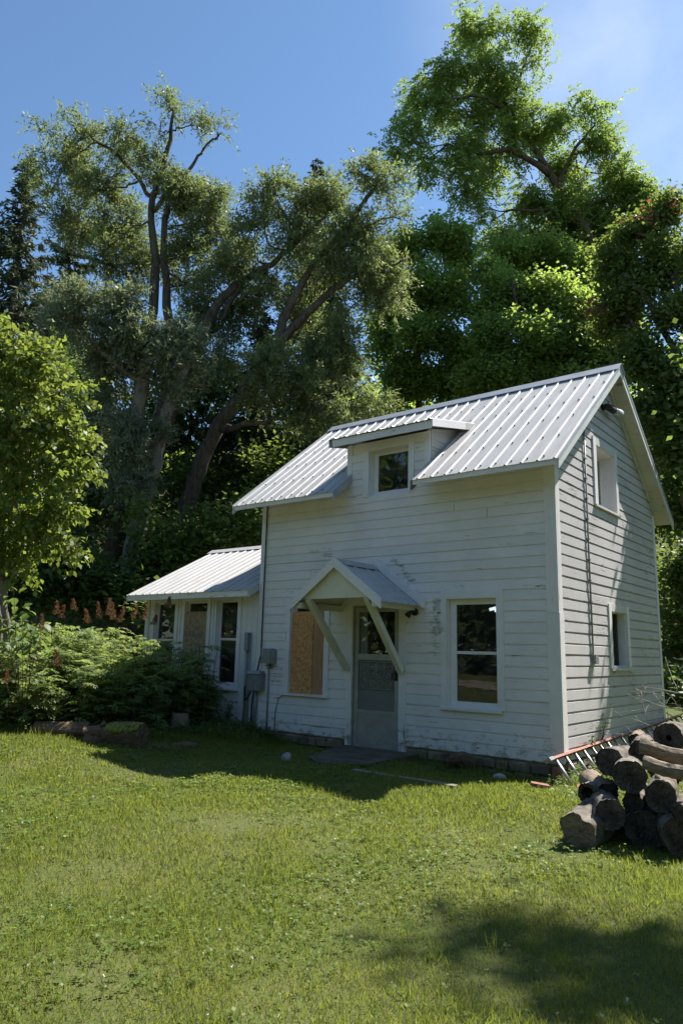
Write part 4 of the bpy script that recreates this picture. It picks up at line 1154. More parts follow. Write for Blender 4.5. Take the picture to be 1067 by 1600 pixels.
tree('maple_tree', 'dense green maple filling the gap between dormer and locust trunk',
     [([(-8.50, 18.77, 7.31), (-8.21, 18.04, 11.23), (-8.07, 17.31, 14.62), (-8.17, 16.71, 16.71)], .32, .06), ([(-8.14, 17.77, 12.54), (-8.93, 16.69, 14.34)], .14, .05), ([(-8.13, 17.65, 13.06), (-6.90, 18.17, 14.92)], .14, .05)],
     [(-9.81, 17.66, 18.12, 0.85, 0.97, 0.80), (-9.19, 17.28, 16.39, 1.32, 1.05), (-7.98, 18.18, 16.64, 1.32, 1.10, 0.90), (-9.04, 16.61, 14.33, 1.28, 1.17), (-7.30, 16.79, 13.94, 1.29, 1.18), (-6.37, 18.33, 15.98, 1.12, 1.07, 0.90), (-6.22, 17.70, 13.73, 1.13, 1.13), (-8.39, 16.36, 12.15, 1.34, 1.03), (-6.98, 17.48, 12.19, 1.18, 0.88), (-9.82, 16.37, 12.75, 1.17, 1.17), (-5.31, 18.17, 14.76, 1.03, 1.13), (-9.93, 15.46, 10.84, 1.03, 0.77), (-5.75, 18.17, 13.36, 1.18, 1.03), (-4.83, 17.91, 12.12, 1.14, 1.09), (-5.76, 17.29, 11.60, 1.24, 0.90), (-4.31, 18.01, 13.35, 0.99, 0.99), (-9.63, 19.95, 19.99, 1.33, 0.97, 0.90), (-8.46, 20.92, 19.82, 1.21, 1.09, 0.90), (-6.99, 21.01, 18.94, 1.29, 1.05, 0.90), (-5.97, 20.83, 17.68, 1.14, 1.02, 0.90)],
     'broad', M['lf_maple'], M['bark'], 67, mid, 1.3, 215)
rt = tree('maple_tree', 'dark maple at the right edge with a few reddish sprigs near its top',
     [([(-1.00, 14.38, 1.83), (-0.75, 13.63, 5.67), (-0.75, 12.73, 9.32), (-0.95, 11.81, 12.42)], .30, .07), ([(-0.75, 13.09, 7.86), (-1.48, 11.97, 10.03), (-2.03, 11.27, 11.11)], .14, .04), ([(-0.75, 12.73, 9.32), (-1.61, 11.47, 11.67), (-2.04, 10.94, 12.38)], .12, .04)],
     [(-1.80, 11.98, 14.22, 0.82, 0.66), (-1.09, 12.39, 14.85, 0.66, 0.51), (-2.54, 11.64, 13.24, 0.78, 0.78), (-1.34, 12.04, 12.86, 0.95, 0.84), (-2.11, 11.66, 11.90, 0.84, 0.80), (-0.98, 12.05, 11.32, 0.86, 0.82), (-2.76, 11.88, 11.55, 0.70, 0.70, 0.90), (-0.34, 13.32, 13.54, 1.17, 1.17), (-0.24, 12.78, 10.80, 1.12, 1.12)],
     'broad', M['lf_edge'], M['bark'], 71, None, .98, 380)
foliage('red_sprigs', [(-1.14, 11.77, 13.53, 0.23, 0.19, 1.50), (-0.84, 12.09, 14.77, 0.19, 0.15, 1.50), (-3.04, 10.86, 11.60, 0.17, 0.15, 1.20), (-1.45, 11.38, 14.13, 0.13, 0.15, 1.20)], 'broad', M['lf_red'], rt, 73, 1.0, 70)
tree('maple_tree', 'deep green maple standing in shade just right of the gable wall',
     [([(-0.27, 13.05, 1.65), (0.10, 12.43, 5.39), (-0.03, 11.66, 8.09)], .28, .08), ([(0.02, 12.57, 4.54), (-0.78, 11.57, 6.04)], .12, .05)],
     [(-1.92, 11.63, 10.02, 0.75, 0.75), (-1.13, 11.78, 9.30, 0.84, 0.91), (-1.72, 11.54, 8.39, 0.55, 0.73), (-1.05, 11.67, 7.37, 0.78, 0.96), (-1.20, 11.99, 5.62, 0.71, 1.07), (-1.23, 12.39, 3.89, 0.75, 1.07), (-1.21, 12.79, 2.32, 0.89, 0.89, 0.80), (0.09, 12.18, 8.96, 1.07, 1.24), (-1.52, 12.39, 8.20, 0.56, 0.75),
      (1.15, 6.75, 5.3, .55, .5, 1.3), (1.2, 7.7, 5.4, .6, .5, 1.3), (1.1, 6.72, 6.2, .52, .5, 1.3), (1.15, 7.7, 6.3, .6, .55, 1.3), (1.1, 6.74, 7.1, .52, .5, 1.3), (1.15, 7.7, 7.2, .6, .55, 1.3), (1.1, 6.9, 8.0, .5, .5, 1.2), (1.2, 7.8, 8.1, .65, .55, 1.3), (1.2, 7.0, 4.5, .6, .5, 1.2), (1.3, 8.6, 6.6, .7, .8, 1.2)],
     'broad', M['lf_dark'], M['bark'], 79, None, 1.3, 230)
# the tree whose limb shades the lawn beside the woodpile
tree('maple_tree', 'spreading maple beyond the woodpile whose limb shades the lawn',
     [([(8.3, 6.0, 0), (8.2, 6.0, 5), (7.9, 5.8, 10), (7.8, 5.8, 15.5)], .32, .07), ([(8.0, 5.8, 10.6), (6.6, 5.0, 13.2), (5.2, 4.4, 14.0)], .14, .03), ([(8.0, 5.8, 10.2), (7.0, 4.0, 12.4), (6.2, 3.1, 13.3)], .12, .03)],
     [(5.15, 4.12, 14.0, .36, .25, .8), (5.65, 4.3, 14.1, .5, .3, .7), (6.2, 4.45, 14.2, .6, .4, .7), (5.9, 3.8, 13.8, .45, .3, .4), (6.3, 3.5, 13.6, .5, .4, .5), (6.9, 4.3, 14.3, .7, .5, .8), (7.3, 3.4, 13.8, .6, .5, .7), (7.9, 5.8, 15.5, 1.5, 1.3), (9.2, 5, 15, 1.4, 1.2), (8.6, 6.8, 13.5, 1.4, 1.2)],
     'broad', M['lf_maple'], M['bark'], 83, None, 1.2, 160)
yt_ = tree('young_tree', 'young light-green broadleaf tree with slim stems at the left edge',
     [([(-8.33, -2.86, 0.54), (-8.29, -3.06, 1.48), (-8.20, -3.30, 2.74), (-8.09, -3.52, 3.99), (-7.82, -3.62, 5.25), (-7.67, -3.76, 6.30)], .085, .02), ([(-8.65, -2.99, 0.53), (-8.39, -3.17, 2.11), (-8.40, -3.66, 3.57), (-8.32, -3.99, 5.13)], .05, .02),
      ([(-8.20, -3.30, 2.74), (-7.78, -3.05, 3.06), (-7.08, -2.78, 3.21)], .03, .01), ([(-8.08, -3.44, 3.68), (-7.56, -3.21, 4.43), (-7.11, -2.93, 4.75)], .035, .01), ([(-8.00, -3.53, 4.31), (-7.54, -3.45, 5.47), (-7.31, -3.42, 6.10)], .035, .01)],
     [(-7.64, -3.79, 6.51, 0.45, 0.38), (-7.25, -3.41, 6.26, 0.28, 0.28, 0.80), (-8.02, -3.98, 6.08, 0.43, 0.53), (-7.50, -3.50, 5.78, 0.53, 0.45), (-7.11, -3.13, 5.59, 0.32, 0.28, 0.80), (-7.62, -3.70, 5.19, 0.52, 0.46), (-7.34, -3.16, 4.95, 0.53, 0.45), (-6.93, -2.85, 4.99, 0.28, 0.28, 0.80), (-7.62, -3.50, 4.37, 0.52, 0.46), (-7.09, -3.06, 4.30, 0.52, 0.38), (-6.87, -2.67, 4.50, 0.21, 0.23, 0.70), (-7.61, -3.31, 3.65, 0.57, 0.42), (-7.15, -2.97, 3.72, 0.40, 0.29, 0.80), (-8.03, -3.24, 3.06, 0.53, 0.36), (-7.35, -2.98, 3.15, 0.48, 0.25, 0.80), (-7.08, -2.74, 3.03, 0.23, 0.15, 0.60), (-8.29, -3.83, 4.61, 0.53, 0.85), (-7.99, -3.11, 2.64, 0.32, 0.19, 0.50), (-8.42, -3.63, 3.36, 0.43, 0.53)],
     'young', M['lf_young'], M['bark_pale'], 91, None, 1.15, 380)
# spruces
spruce('tall drooping spruce at the far left edge behind the willows', (-23.31, 3.45, 21.57), 20, 3.4, 101)
spruce('lower dark spruce between the left edge and the tall willow', (-23.86, 5.92, 20.33), 18, 3.6, 103)
spruce('far spruce whose narrow dark top shows above the leaning willow', (-22.23, 20.21, 30.99), 22, 4.2, 105)
spruce('dark drooping spruce behind the left end of the main roof', (-14.44, 8.42, 14.25), 16, 3.6, 107)
spruce('shaded spruce behind the dormer, below the leaning willow', (-13.41, 11.34, 16.28), 16, 3.8, 109)
spruce('shaded spruce above the annex roof between two trunks', (-17.34, 7.85, 12.47), 14, 3.4, 111)
spruce('blue-green spruce behind the maples near the locust trunk', (-11.44, 27.85, 24.32), 20, 3.6, 113)
spruce('dark spruce left of the willow trunks, half hidden by the young tree', (-21.85, 3.63, 15.01), 14, 3.6, 115)
spruce('low spruce behind the willow trunk left of the annex', (-21.43, 6.32, 10.74), 12, 3.4, 117)
spruce('dark spruce whose top fills the gap left of the willow trunks', (-22.78, 7.63, 16.89), 16, 4.0, 118)

# ------------------------------------------------------------------ wood on the slope, undergrowth
def mass(name, boxes, mat, seed, size, kind='stuff'):
    r = np.random.default_rng(seed); P = []
    for (c, R, n) in boxes:
        d = rdir(n, r) * (r.random((n, 1)) ** .4); q = np.array(c) + d * np.array(R)
        P.append(q)
    P = np.concatenate(P); n = len(P)
    q = np.repeat(P, 6, 0) + r.normal(size=(6 * n, 3)) * size * 1.1
    m = len(q)
    return leaf_object(name, q, unit(r.normal(size=(m, 3)) * np.array([1, 1, .5]) - UP * .3), unit(r.normal(size=(m, 3)) * .4 + UP), size * r.uniform(.6, 1.3, m), size * .7, np.repeat(r.random(n) * .6, 6) + r.random(m) * .4, mat, None, kind=kind)
B = []
rr = np.random.default_rng(5)
for i in range(26):
    a = math.radians(-72 + i * 2.9); dist = rr.uniform(44, 56)
    x, y = EYE[0] + math.sin(a) * dist, EYE[1] + math.cos(a) * dist
    top = dist * (.24 if a < math.radians(-45) else .36) + rr.uniform(-1.5, 1.5)
    g0 = float(gz(x, y))
    B.append(((x, y, (g0 + top) / 2), (3.6, 3.6, max(2.5, (top - g0) / 2 + 1.5)), 330))
mass('far_woodland', B, M['lf_maple'], 121, .62)
B = []
for i in range(22):
    a = math.radians(-150 + i * 12.4 + 90 + 77); dist = rr.uniform(26, 34)
    x, y = EYE[0] + math.sin(a) * dist, EYE[1] + math.cos(a) * dist
    if y > -14: continue
    B.append(((x, y, 6.5), (5, 3.5, 8), 800))
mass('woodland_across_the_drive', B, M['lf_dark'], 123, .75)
mass('unseen_sky_blocking_foliage', [((12, 3, 4), (3, 3, 4.5), 420), ((11, -4, 4), (3, 3, 4.5), 420), ((12.5, 9, 5), (3, 3.5, 5), 420), ((9.5, 14, 5), (3, 3, 5), 420)], M['lf_maple'], 122, .6)  # unseen foliage added right of the yard to hold sky light off the gable
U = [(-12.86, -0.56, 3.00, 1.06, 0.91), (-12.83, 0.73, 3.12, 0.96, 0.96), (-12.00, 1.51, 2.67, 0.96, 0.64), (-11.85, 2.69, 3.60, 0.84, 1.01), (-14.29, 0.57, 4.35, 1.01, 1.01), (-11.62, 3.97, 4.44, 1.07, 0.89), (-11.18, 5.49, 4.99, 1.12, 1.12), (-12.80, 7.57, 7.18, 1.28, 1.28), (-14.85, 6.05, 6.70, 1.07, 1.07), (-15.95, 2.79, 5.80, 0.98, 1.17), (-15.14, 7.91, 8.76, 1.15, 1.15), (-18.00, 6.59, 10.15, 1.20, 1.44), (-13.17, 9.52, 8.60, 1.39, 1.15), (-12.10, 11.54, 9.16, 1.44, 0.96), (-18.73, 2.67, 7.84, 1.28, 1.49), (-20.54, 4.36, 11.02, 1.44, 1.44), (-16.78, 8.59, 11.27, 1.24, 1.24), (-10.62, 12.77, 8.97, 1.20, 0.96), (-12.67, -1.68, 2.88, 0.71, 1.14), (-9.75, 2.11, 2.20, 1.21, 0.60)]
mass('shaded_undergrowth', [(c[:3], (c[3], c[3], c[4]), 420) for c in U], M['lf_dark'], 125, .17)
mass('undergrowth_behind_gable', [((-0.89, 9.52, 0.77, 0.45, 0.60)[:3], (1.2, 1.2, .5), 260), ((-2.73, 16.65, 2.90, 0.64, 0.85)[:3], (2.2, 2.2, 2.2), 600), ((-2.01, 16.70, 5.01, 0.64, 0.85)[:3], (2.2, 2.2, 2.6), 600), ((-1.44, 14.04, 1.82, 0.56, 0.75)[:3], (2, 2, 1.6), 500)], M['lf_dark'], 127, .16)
foliage('bright_undergrowth', [(-16.59, 6.55, 9.62, 0.69, 0.92, 0.80), (-17.32, 8.05, 11.74, 0.85, 0.85, 0.80), (-13.02, 2.70, 5.09, 0.60, 0.39, 0.60), (-17.15, 7.03, 11.12, 0.58, 0.72, 0.70), (-12.10, 2.29, 4.42, 0.44, 0.34, 0.60)], 'broad', M['lf_young'], None, 129, 1.3, 110)

# ------------------------------------------------------------------ fern-leaved shrub thicket
def compound(P, D, N, r, length, pairs=8, lw=(.088, .032)):
    """compound leaves: leaflets in pairs along an arching stalk"""
    n = len(P); t = np.repeat(np.linspace(.14, 1, pairs), 2); sg = np.tile([1.0, -1.0], pairs)
    Ls = length[:, None, None]
    side = unit(np.cross(D, N))
    Q = P[:, None] + D[:, None] * Ls * t[None, :, None] - UP * Ls * .42 * (t ** 2)[None, :, None]
    tang = unit(D[:, None] - UP * (.84 * t)[None, :, None])
    Nt = unit(N[:, None] - tang * np.sum(N[:, None] * tang, -1, keepdims=True))
    d = unit(side[:, None] * sg[None, :, None] + tang * .55 - UP * .18 + r.normal(size=Q.shape) * .12)
    taper = (1.05 - .55 * np.abs(t - .35))[None, :] * (length / .26)[:, None]
    nn = unit(Nt + r.normal(size=Q.shape) * .28)
    return Q.reshape(-1, 3), d.reshape(-1, 3), nn.reshape(-1, 3), (lw[0] * taper).ravel(), (lw[1] * taper).ravel()

def thicket(label, stems, mat, seed, leaves_per=15, seeds=()):
    r = np.random.default_rng(seed)
    c = np.mean([s[0] for s in stems], axis=0)
    root = empty('shrub', (float(c[0]), float(c[1]), float(gz(c[0], c[1]))), label, 'shrub', 'fern-leaved shrubs beside the annex')
    sm = MB(); P, D, L, T = [], [], [], []
    for (b0, top) in stems:
        b0 = np.array(b0); top = np.array(top)
        ln = smooth_line([b0, (b0 + top) / 2 + r.normal(size=3) * .05, top], 4)
        sm.tube(ln, np.linspace(.009, .004, len(ln)), 4, cap=False)
        tone = r.random() * .4
        k = leaves_per
        t = r.uniform(.08, 1, k) ** .7
        q = b0 + (top - b0) * t[:, None]
        a = np.arange(k) * 2.4 + r.uniform(0, 6)
        d = unit(np.stack([np.cos(a), np.sin(a), r.uniform(.15, .7, k)], 1))
        P.append(q); D.append(d); L.append(r.uniform(.18, .30, k)); T.append(tone + r.random(k) * .25)
    P, D, L, T = map(np.concatenate, (P, D, L, T))
    N = unit(UP + r.normal(size=P.shape) * .25)
    Q, d, nn, ll, ww = compound(P, D, N, r, L)
    tag(sm.build('stems', M['bark_red'], root), kind='stuff')
    leaf_object('foliage', Q, d, nn, ll, ww, np.repeat(T, 16) + r.random(len(Q)) * .35, mat, root, fold=.2)
    for s in seeds:
        s = np.array(s); h = r.uniform(.14, .30); n = int(150 + 300 * h)
        t = r.random(n); a = r.uniform(0, 6.283, n); rad = (.055 * (1 - t) ** 1.3 + .006) * r.random(n) ** .5
        la = r.uniform(0, 6.28); ll_ = r.uniform(.0, .35)
        q = s + np.stack([np.cos(a) * rad + math.cos(la) * ll_ * t * h, np.sin(a) * rad + math.sin(la) * ll_ * t * h, t * h], 1)
        dd = unit(np.stack([np.cos(a) * .6, np.sin(a) * .6, np.ones(n)], 1) + r.normal(size=(n, 3)) * .3)
        leaf_object('seed_head', q, dd, rdir(n, r), r.uniform(.025, .06, n), .011, r.random(n), M['lf_seed'], root, kind=None)
    return root

def stems_in(n, x0, x1, y0, y1, h, r, keep=lambda x, y: True):
    out = []
    while len(out) < n:
        x, y = r.uniform(x0, x1), r.uniform(y0, y1)
        if not keep(x, y): continue
        z = float(gz(x, y)); hh = h(x, y) * r.uniform(.72, 1.05)
        out.append(((x, y, z), (x + r.normal() * .12, y + r.normal() * .12 - .05, z + hh)))
    return out
r9 = np.random.default_rng(9)
thicket('large light-green fern-leaved shrub with rusty seed heads, in full sun left of the annex',
        stems_in(360, -9.9, -5.75, -4.3, -.4, lambda x, y: .95 + .32 * min(1.6, max(0, -.75 * (x + 7.6) + .66 * (y + 4.2))) / 1.0, r9, lambda x, y: 0 < -.75 * (x + 7.6) + .66 * (y + 4.2) < 2.7), M['lf_shrub'], 131, 15, [(-7.86, -2.44, 1.93), (-7.71, -2.43, 1.86), (-7.61, -2.26, 2.00), (-7.41, -2.91, 1.60), (-7.45, -2.08, 1.80), (-7.29, -1.97, 1.86), (-7.25, -1.82, 1.94), (-7.01, -1.87, 1.85), (-6.94, -1.80, 1.81), (-6.85, -1.62, 1.89), (-6.60, -1.55, 1.87), (-6.11, -1.47, 2.07), (-6.33, -1.57, 1.78), (-6.94, -3.66, 0.86), (-6.72, -3.02, 1.10), (-7.16, -3.12, 1.16)])
thicket('darker fern-leaved shrub crowding under the annex windows in the shade',
        stems_in(70, -7.4, -5.95, -1.5, -.3, lambda x, y: .62 + .30 * min(1.6, max(0, -5.7 - x)), r9, lambda x, y: y > -1.3 - (x + 5.4) * .1), M['lf_shrub'], 133, 15)

# ------------------------------------------------------------------ logs
def log(label, c, r0, length, yaw, pitch=0.0, roll=0.0, seed=0, group='logs in the woodpile', hollow=0.0, squash=1.0, bark_mat='log_bark', end_mat='log_end', knot=0, lumpy=.035, cat='log', name='log', moss=None):
    """one weathered log: uneven bark tube along local +Y, cut faces with a sunken, cracked middle"""
    r = np.random.default_rng(seed)
    nseg, nl = 40, 12
    ph = r.uniform(0, 6.28, 6); am = r.uniform(.2, 1, 6) * lumpy
    ridge = r.uniform(-.022, .022, nseg) * (1 if bark_mat != 'split_wood' else .5)
    def rad(a, t):
        v = 1 + sum(am[k] * math.sin((k + 1) * a + ph[k] + t * (k - 2) * .6) / (1 + .35 * k) for k in range(6))
        return r0 * v * (1 + .05 * math.sin(3 * t + ph[0]) + ridge[int(round(a / 6.283185 * nseg + 2.2 * t)) % nseg]) + r.uniform(-.0065, .0065)
    b = MB(); rings = []
    for i in range(nl + 1):
        t = i / nl
        rings.append([(math.cos(a) * rad(a, t), (t - .5) * length + r.uniform(-.006, .006), math.sin(a) * rad(a, t) * squash) for a in [2 * math.pi * k / nseg for k in range(nseg)]])
    vs = [p for q in rings for p in q]
    b.add(vs, [(i * nseg + k, (i + 1) * nseg + k, (i + 1) * nseg + (k + 1) % nseg, i * nseg + (k + 1) % nseg) for i in range(nl) for k in range(nseg)], 0, True)
    for end, sg in ((0, -1), (nl, 1)):
        base = rings[end]; off = (end / nl - .5) * length
        lv = [[(p[0], p[1], p[2]) for p in base]]
        fr = (.93, .78, .58, .36, .18) if not hollow else (.94, hollow + .06, hollow)
        for f in fr:
            lv.append([(p[0] * f + r.uniform(-.003, .003), off - sg * (.004 + r.uniform(0, .010)), p[2] * f + r.uniform(-.003, .003)) for p in base])
        if hollow: lv.append([(p[0] * hollow * .9, off - sg * length * .42, p[2] * hollow * .9) for p in base])
        n0 = len(lv)
        vv = [p for q in lv for p in q] + [(0, off - sg * (.02 if not hollow else length * .42), 0)]
        ff = [(i * nseg + k, i * nseg + (k + 1) % nseg, (i + 1) * nseg + (k + 1) % nseg, (i + 1) * nseg + k) for i in range(n0 - 1) for k in range(nseg)]
        ff += [((n0 - 1) * nseg + k, (n0 - 1) * nseg + (k + 1) % nseg, n0 * nseg) for k in range(nseg)]
        b.add(vv, ff, 1, False)
    for k in range(knot):
        a = r.uniform(.6, 2.2); y = r.uniform(-.3, .3) * length
        p = Vector((math.cos(a), 0, math.sin(a))) * r0
        b.tube([Vector((p.x * .8, y, p.z * .8)), Vector((p.x * 1.35, y + .03, p.z * 1.35))], [r0 * .28, r0 * .16], 8)
    o = b.build(name, [M[bark_mat], M[end_mat]])
    o.location = c; o.rotation_euler = (pitch, roll, yaw)
    return tag(o, label, cat, group)

Y0 = math.radians(12)
log('big split chunk with a flat brown face, at the lower left end of the woodpile', (1.494, -3.214, 0.152), 0.133, 0.50, yaw=Y0-.2, pitch=.12, seed=401, squash=1.22, end_mat='split_wood', lumpy=.13)
log('dark round log resting against the big split chunk, second from the left end', (1.530, -3.010, 0.256), 0.108, 0.62, yaw=Y0+.25, seed=403)
log('small round log wedged in the middle of the woodpile', (1.702, -2.738, 0.317), 0.078, 0.60, yaw=Y0, seed=405)
log('thick round log on the upper left of the woodpile, beside the ladder rungs', (1.546, -2.630, 0.577), 0.111, 0.60, yaw=Y0-.15, pitch=-.05, seed=407)
log('thick log with a hollow heart, centre of the woodpile', (1.671, -2.786, 0.523), 0.120, 0.62, yaw=Y0+.1, seed=409)
log('round log with pale rings and a branch stub, right of centre', (1.937, -2.833, 0.404), 0.107, 0.60, yaw=Y0, seed=411, knot=1)
log('small pale-ringed log at the right edge of the picture', (2.108, -2.966, 0.326), 0.062, 0.55, yaw=Y0, seed=413)
log('very wide dark log lying at the bottom of the woodpile', (1.787, -2.793, 0.131), 0.165, 0.52, yaw=Y0+.05, seed=415, squash=.86, lumpy=.09)
log('big log with a star-shaped hole, topmost at the right edge', (1.849, -2.086, 0.756), 0.122, 0.50, yaw=Y0-.1, pitch=-.04, seed=417, hollow=.2)
log('smaller log half hidden behind the split poles', (1.667, -2.360, 0.666), 0.090, 0.55, yaw=Y0, seed=419)
log('short hollow log with a weed in its mouth, at the left behind the pile', (1.420, -2.809, 0.336), 0.079, 0.40, yaw=Y0-.35, seed=421, hollow=.66)
log('pale-topped log lying across behind the two lower left logs', (1.396, -2.739, 0.350), 0.097, 0.42, yaw=Y0+.45, pitch=.1, seed=423, bark_mat='split_wood')
log('dark upright slab of log at the lower right edge', (2.045, -2.981, 0.161), 0.115, 0.50, yaw=Y0+.2, seed=425, squash=1.2, lumpy=.1)
log('small pale round log at the back, between ladder and split poles', (1.431, -1.724, 0.677), 0.064, 0.40, yaw=Y0, seed=427, bark_mat='split_wood')
log('rough log hidden low at the back right of the woodpile', (1.802, -2.124, 0.527), 0.144, 0.60, yaw=Y0, seed=429)
log('dark log in the gap under the centre of the woodpile', (1.552, -2.519, 0.034), 0.083, 0.50, yaw=Y0, seed=431)
# two long split poles on top of the pile
def split_log(label, a, bpt, w, h, seed):
    r = np.random.default_rng(seed); b = MB(); n = 12
    a, bpt = Vector(a), Vector(bpt); L = (bpt - a).length
    prof = [(-.5, -.15), (-.32, -.5), (.1, -.55), (.45, -.3), (.5, .12), (.2, .48), (-.2, .5), (-.46, .25)]
    vs = []
    for i in range(n + 1):
        for (u, v) in prof: vs.append((i / n * L, u * w * (1 + r.uniform(-.09, .09)), v * h * (1 + r.uniform(-.09, .09)) + math.sin(i * .5 + seed) * .008))
    k = len(prof)
    fs = [(i * k + j, i * k + (j + 1) % k, (i + 1) * k + (j + 1) % k, (i + 1) * k + j) for i in range(n) for j in range(k)]
    b.add(vs, fs, 0, False); b.add(vs[:k], [tuple(range(k - 1, -1, -1))], 1); b.add(vs[-k:], [tuple(range(k))], 1)
    o = b.build('split_log', [M['split_wood'], M['log_end']]); o.location = a
    o.rotation_euler = Vector((1, 0, 0)).rotation_difference((bpt - a).normalized()).to_euler()
    return tag(o, label, 'log', 'logs in the woodpile')
split_log('upper of two long split poles lying across the top of the woodpile', (1.836, -3.016, 0.750), (2.220, -2.955, 0.688), 0.115, 0.11, 1)
split_log('lower of two long split poles lying across the top of the woodpile', (1.898, -3.135, 0.643), (2.271, -3.152, 0.595), 0.105, 0.1, 2)

# ------------------------------------------------------------------ ladder along the gable wall
lad = empty('ladder', (.3, 2.4, .1), 'aluminium ladder with faded orange rails lying on edge against the gable wall', 'ladder')
T0, T1 = Vector((.062, -.58, .222)), Vector((.062, 5.55, .43))
B0, B1 = Vector((.30, -.60, -.085)), Vector((.30, 5.55, .13))
def rail(a, c, name):
    b = MB(); d = (c - a).normalized(); acr = (B0 - T0).normalized(); nrm = d.cross(acr).normalized()
    for s_ in (-1, 1):      # C-channel: web and two flanges
        b.bar(a + nrm * .034 * s_, c + nrm * .034 * s_, .028, .006, nrm)
    b.bar(a, c, .006, .072, nrm)
    o = b.build(name, M['rail'], lad)
    b = MB(); b.bar(a - d * .05, a + d * .07, .042, .085, nrm); b.build('end_cap', M['black' if name == 'foot_rail' else 'grey_metal'], lad)
    return o
rail(T0, T1, 'rail'); rail(B0, B1, 'rail')
for k in range(20):
    t = (k + .55) / 20
    b = MB(); b.tube([T0.lerp(T1, t), B0.lerp(B1, t)], .019, 8); b.build('rung', M['alu'], lad)

# ------------------------------------------------------------------ dead branch behind the pile
r = np.random.default_rng(15)
b = MB()
def twig(p, d, ln, rad, depth):
    p, d = Vector(p), Vector(d).normalized(); pts = [p]
    for i in range(4):
        d = (d + Vector(r.normal(size=3)) * .16).normalized(); pts.append(pts[-1] + d * ln / 4)
    b.tube(pts, [rad, rad * .85, rad * .7, rad * .6, rad * .45], 5)
    if depth:
        for q in pts[1:]:
            if r.random() < .75:
                twig(q, d + Vector(r.normal(size=3)) * .75, ln * r.uniform(.35, .6), rad * .55, depth - 1)
twig((1.84, -1.14, 1.09), (-.9, .35, -.02), 0.72, .008, 2)
twig((1.91, -1.41, 0.81), (-1, .25, -.02), 0.75, .007, 2)
twig((1.85, -1.36, 0.95), (-.7, .5, .25), .55, .006, 2)
twig((1.47, -1.51, 0.84), (-.3, .3, .8), .28, .005, 2)
o = b.build('dead_branch', M['twig']); tag(o, 'bare dry twiggy branch lying on top behind the woodpile', 'branch')

# ------------------------------------------------------------------ small things on the lawn
def blob(name, label, cat, c, size, seed, m, yaw=0, rough=.2, sub=3, flat=.0):
    bm = bmesh.new(); bmesh.ops.create_icosphere(bm, subdivisions=sub, radius=1)
    r = np.random.default_rng(seed); k = r.normal(size=(8, 3)) * 1.6; ph = r.uniform(0, 6, 8)
    for v in bm.verts:
        p = np.array(v.co); s = 1 + rough * sum(math.sin(float(k[i] @ p) + ph[i]) for i in range(8)) / 3.2
        v.co = Vector((p[0] * s * size[0], p[1] * s * size[1], max(p[2] * s, -.6) * size[2]))
    me = bpy.data.meshes.new(name); bm.to_mesh(me); bm.free(); me.materials.append(m)
    o = link(name, me); o.location = c; o.rotation_euler = (0, 0, yaw)
    return tag(o, label, cat)
def gp(x, y, dz=0.0): return (x, y, float(gz(x, y)) + dz)
blob('field_stone', 'pale grey stone on the shaded grass left of the doorstep slab', 'stone', gp(-3.02, -1.80, .05), (.085, .075, .09), 31, M['rock'], .4, .3, 2)
blob('field_stone', 'small rounded stone at the foot of the wall below the right window', 'stone', gp(-.62, -.52, .03), (.09, .08, .06), 33, M['rock'], 0, .25, 2)
blob('rotting_stump', 'mossy rotted stump rising against the foundation under the right window', 'stump', gp(-1.35, -.22, .10), (.16, .10, .15), 35, M['rotten'], 0, .55)
# doorstep slab
b = MB(); q = [(-2.98, -1.42), (-2.50, -1.78), (-2.02, -1.42), (-2.05, -.12), (-3.42, -.12)]
z0 = float(gz(-2.6, -.9))
top = [(x, y, z0 + .055 + .02 * (y + 1) * .3) for x, y in q]; bot = [(x, y, z0 - .1) for x, y in q]; n = len(q)
b.add(top + bot, [tuple(range(n)), tuple(range(2 * n - 1, n - 1, -1))] + [(i, n + i, n + (i + 1) % n, (i + 1) % n) for i in range(n)])
tag(b.build('doorstep_slab', M['slab']), 'dark flat concrete slab on the ground before the storm door', 'doorstep')
b = MB(); A, Bp = Vector(gp(-1.80, -1.97, .03)), Vector(gp(-.50, -1.80, .02)); b.bar(A, Bp, .10, .035)
tag(b.build('weathered_plank', M['grey_wood']), 'narrow grey weathered plank lying in the shaded grass before the house', 'plank')
b = MB(); b.hexa([(-.10, -.05, -.03), (.10, -.06, -.03), (.10, .05, -.03), (-.09, .05, -.03), (-.10, -.05, .03), (.10, -.055, .025), (.09, .05, .03), (-.1, .05, .035)])
o = b.build('broken_brick', M['brick']); o.location = gp(.14, -1.04, .02); o.rotation_euler = (0, .1, .5)
tag(o, 'reddish broken brick lying in the grass off the front right corner', 'brick')
b = MB(); b.box(-.06, .06, -.05, .05, -.06, .06); o = b.build('broken_brick', M['brick']); o.location = (-.02, -.10, .02); tag(o, 'red brick wedged upright under the front right corner board', 'brick')
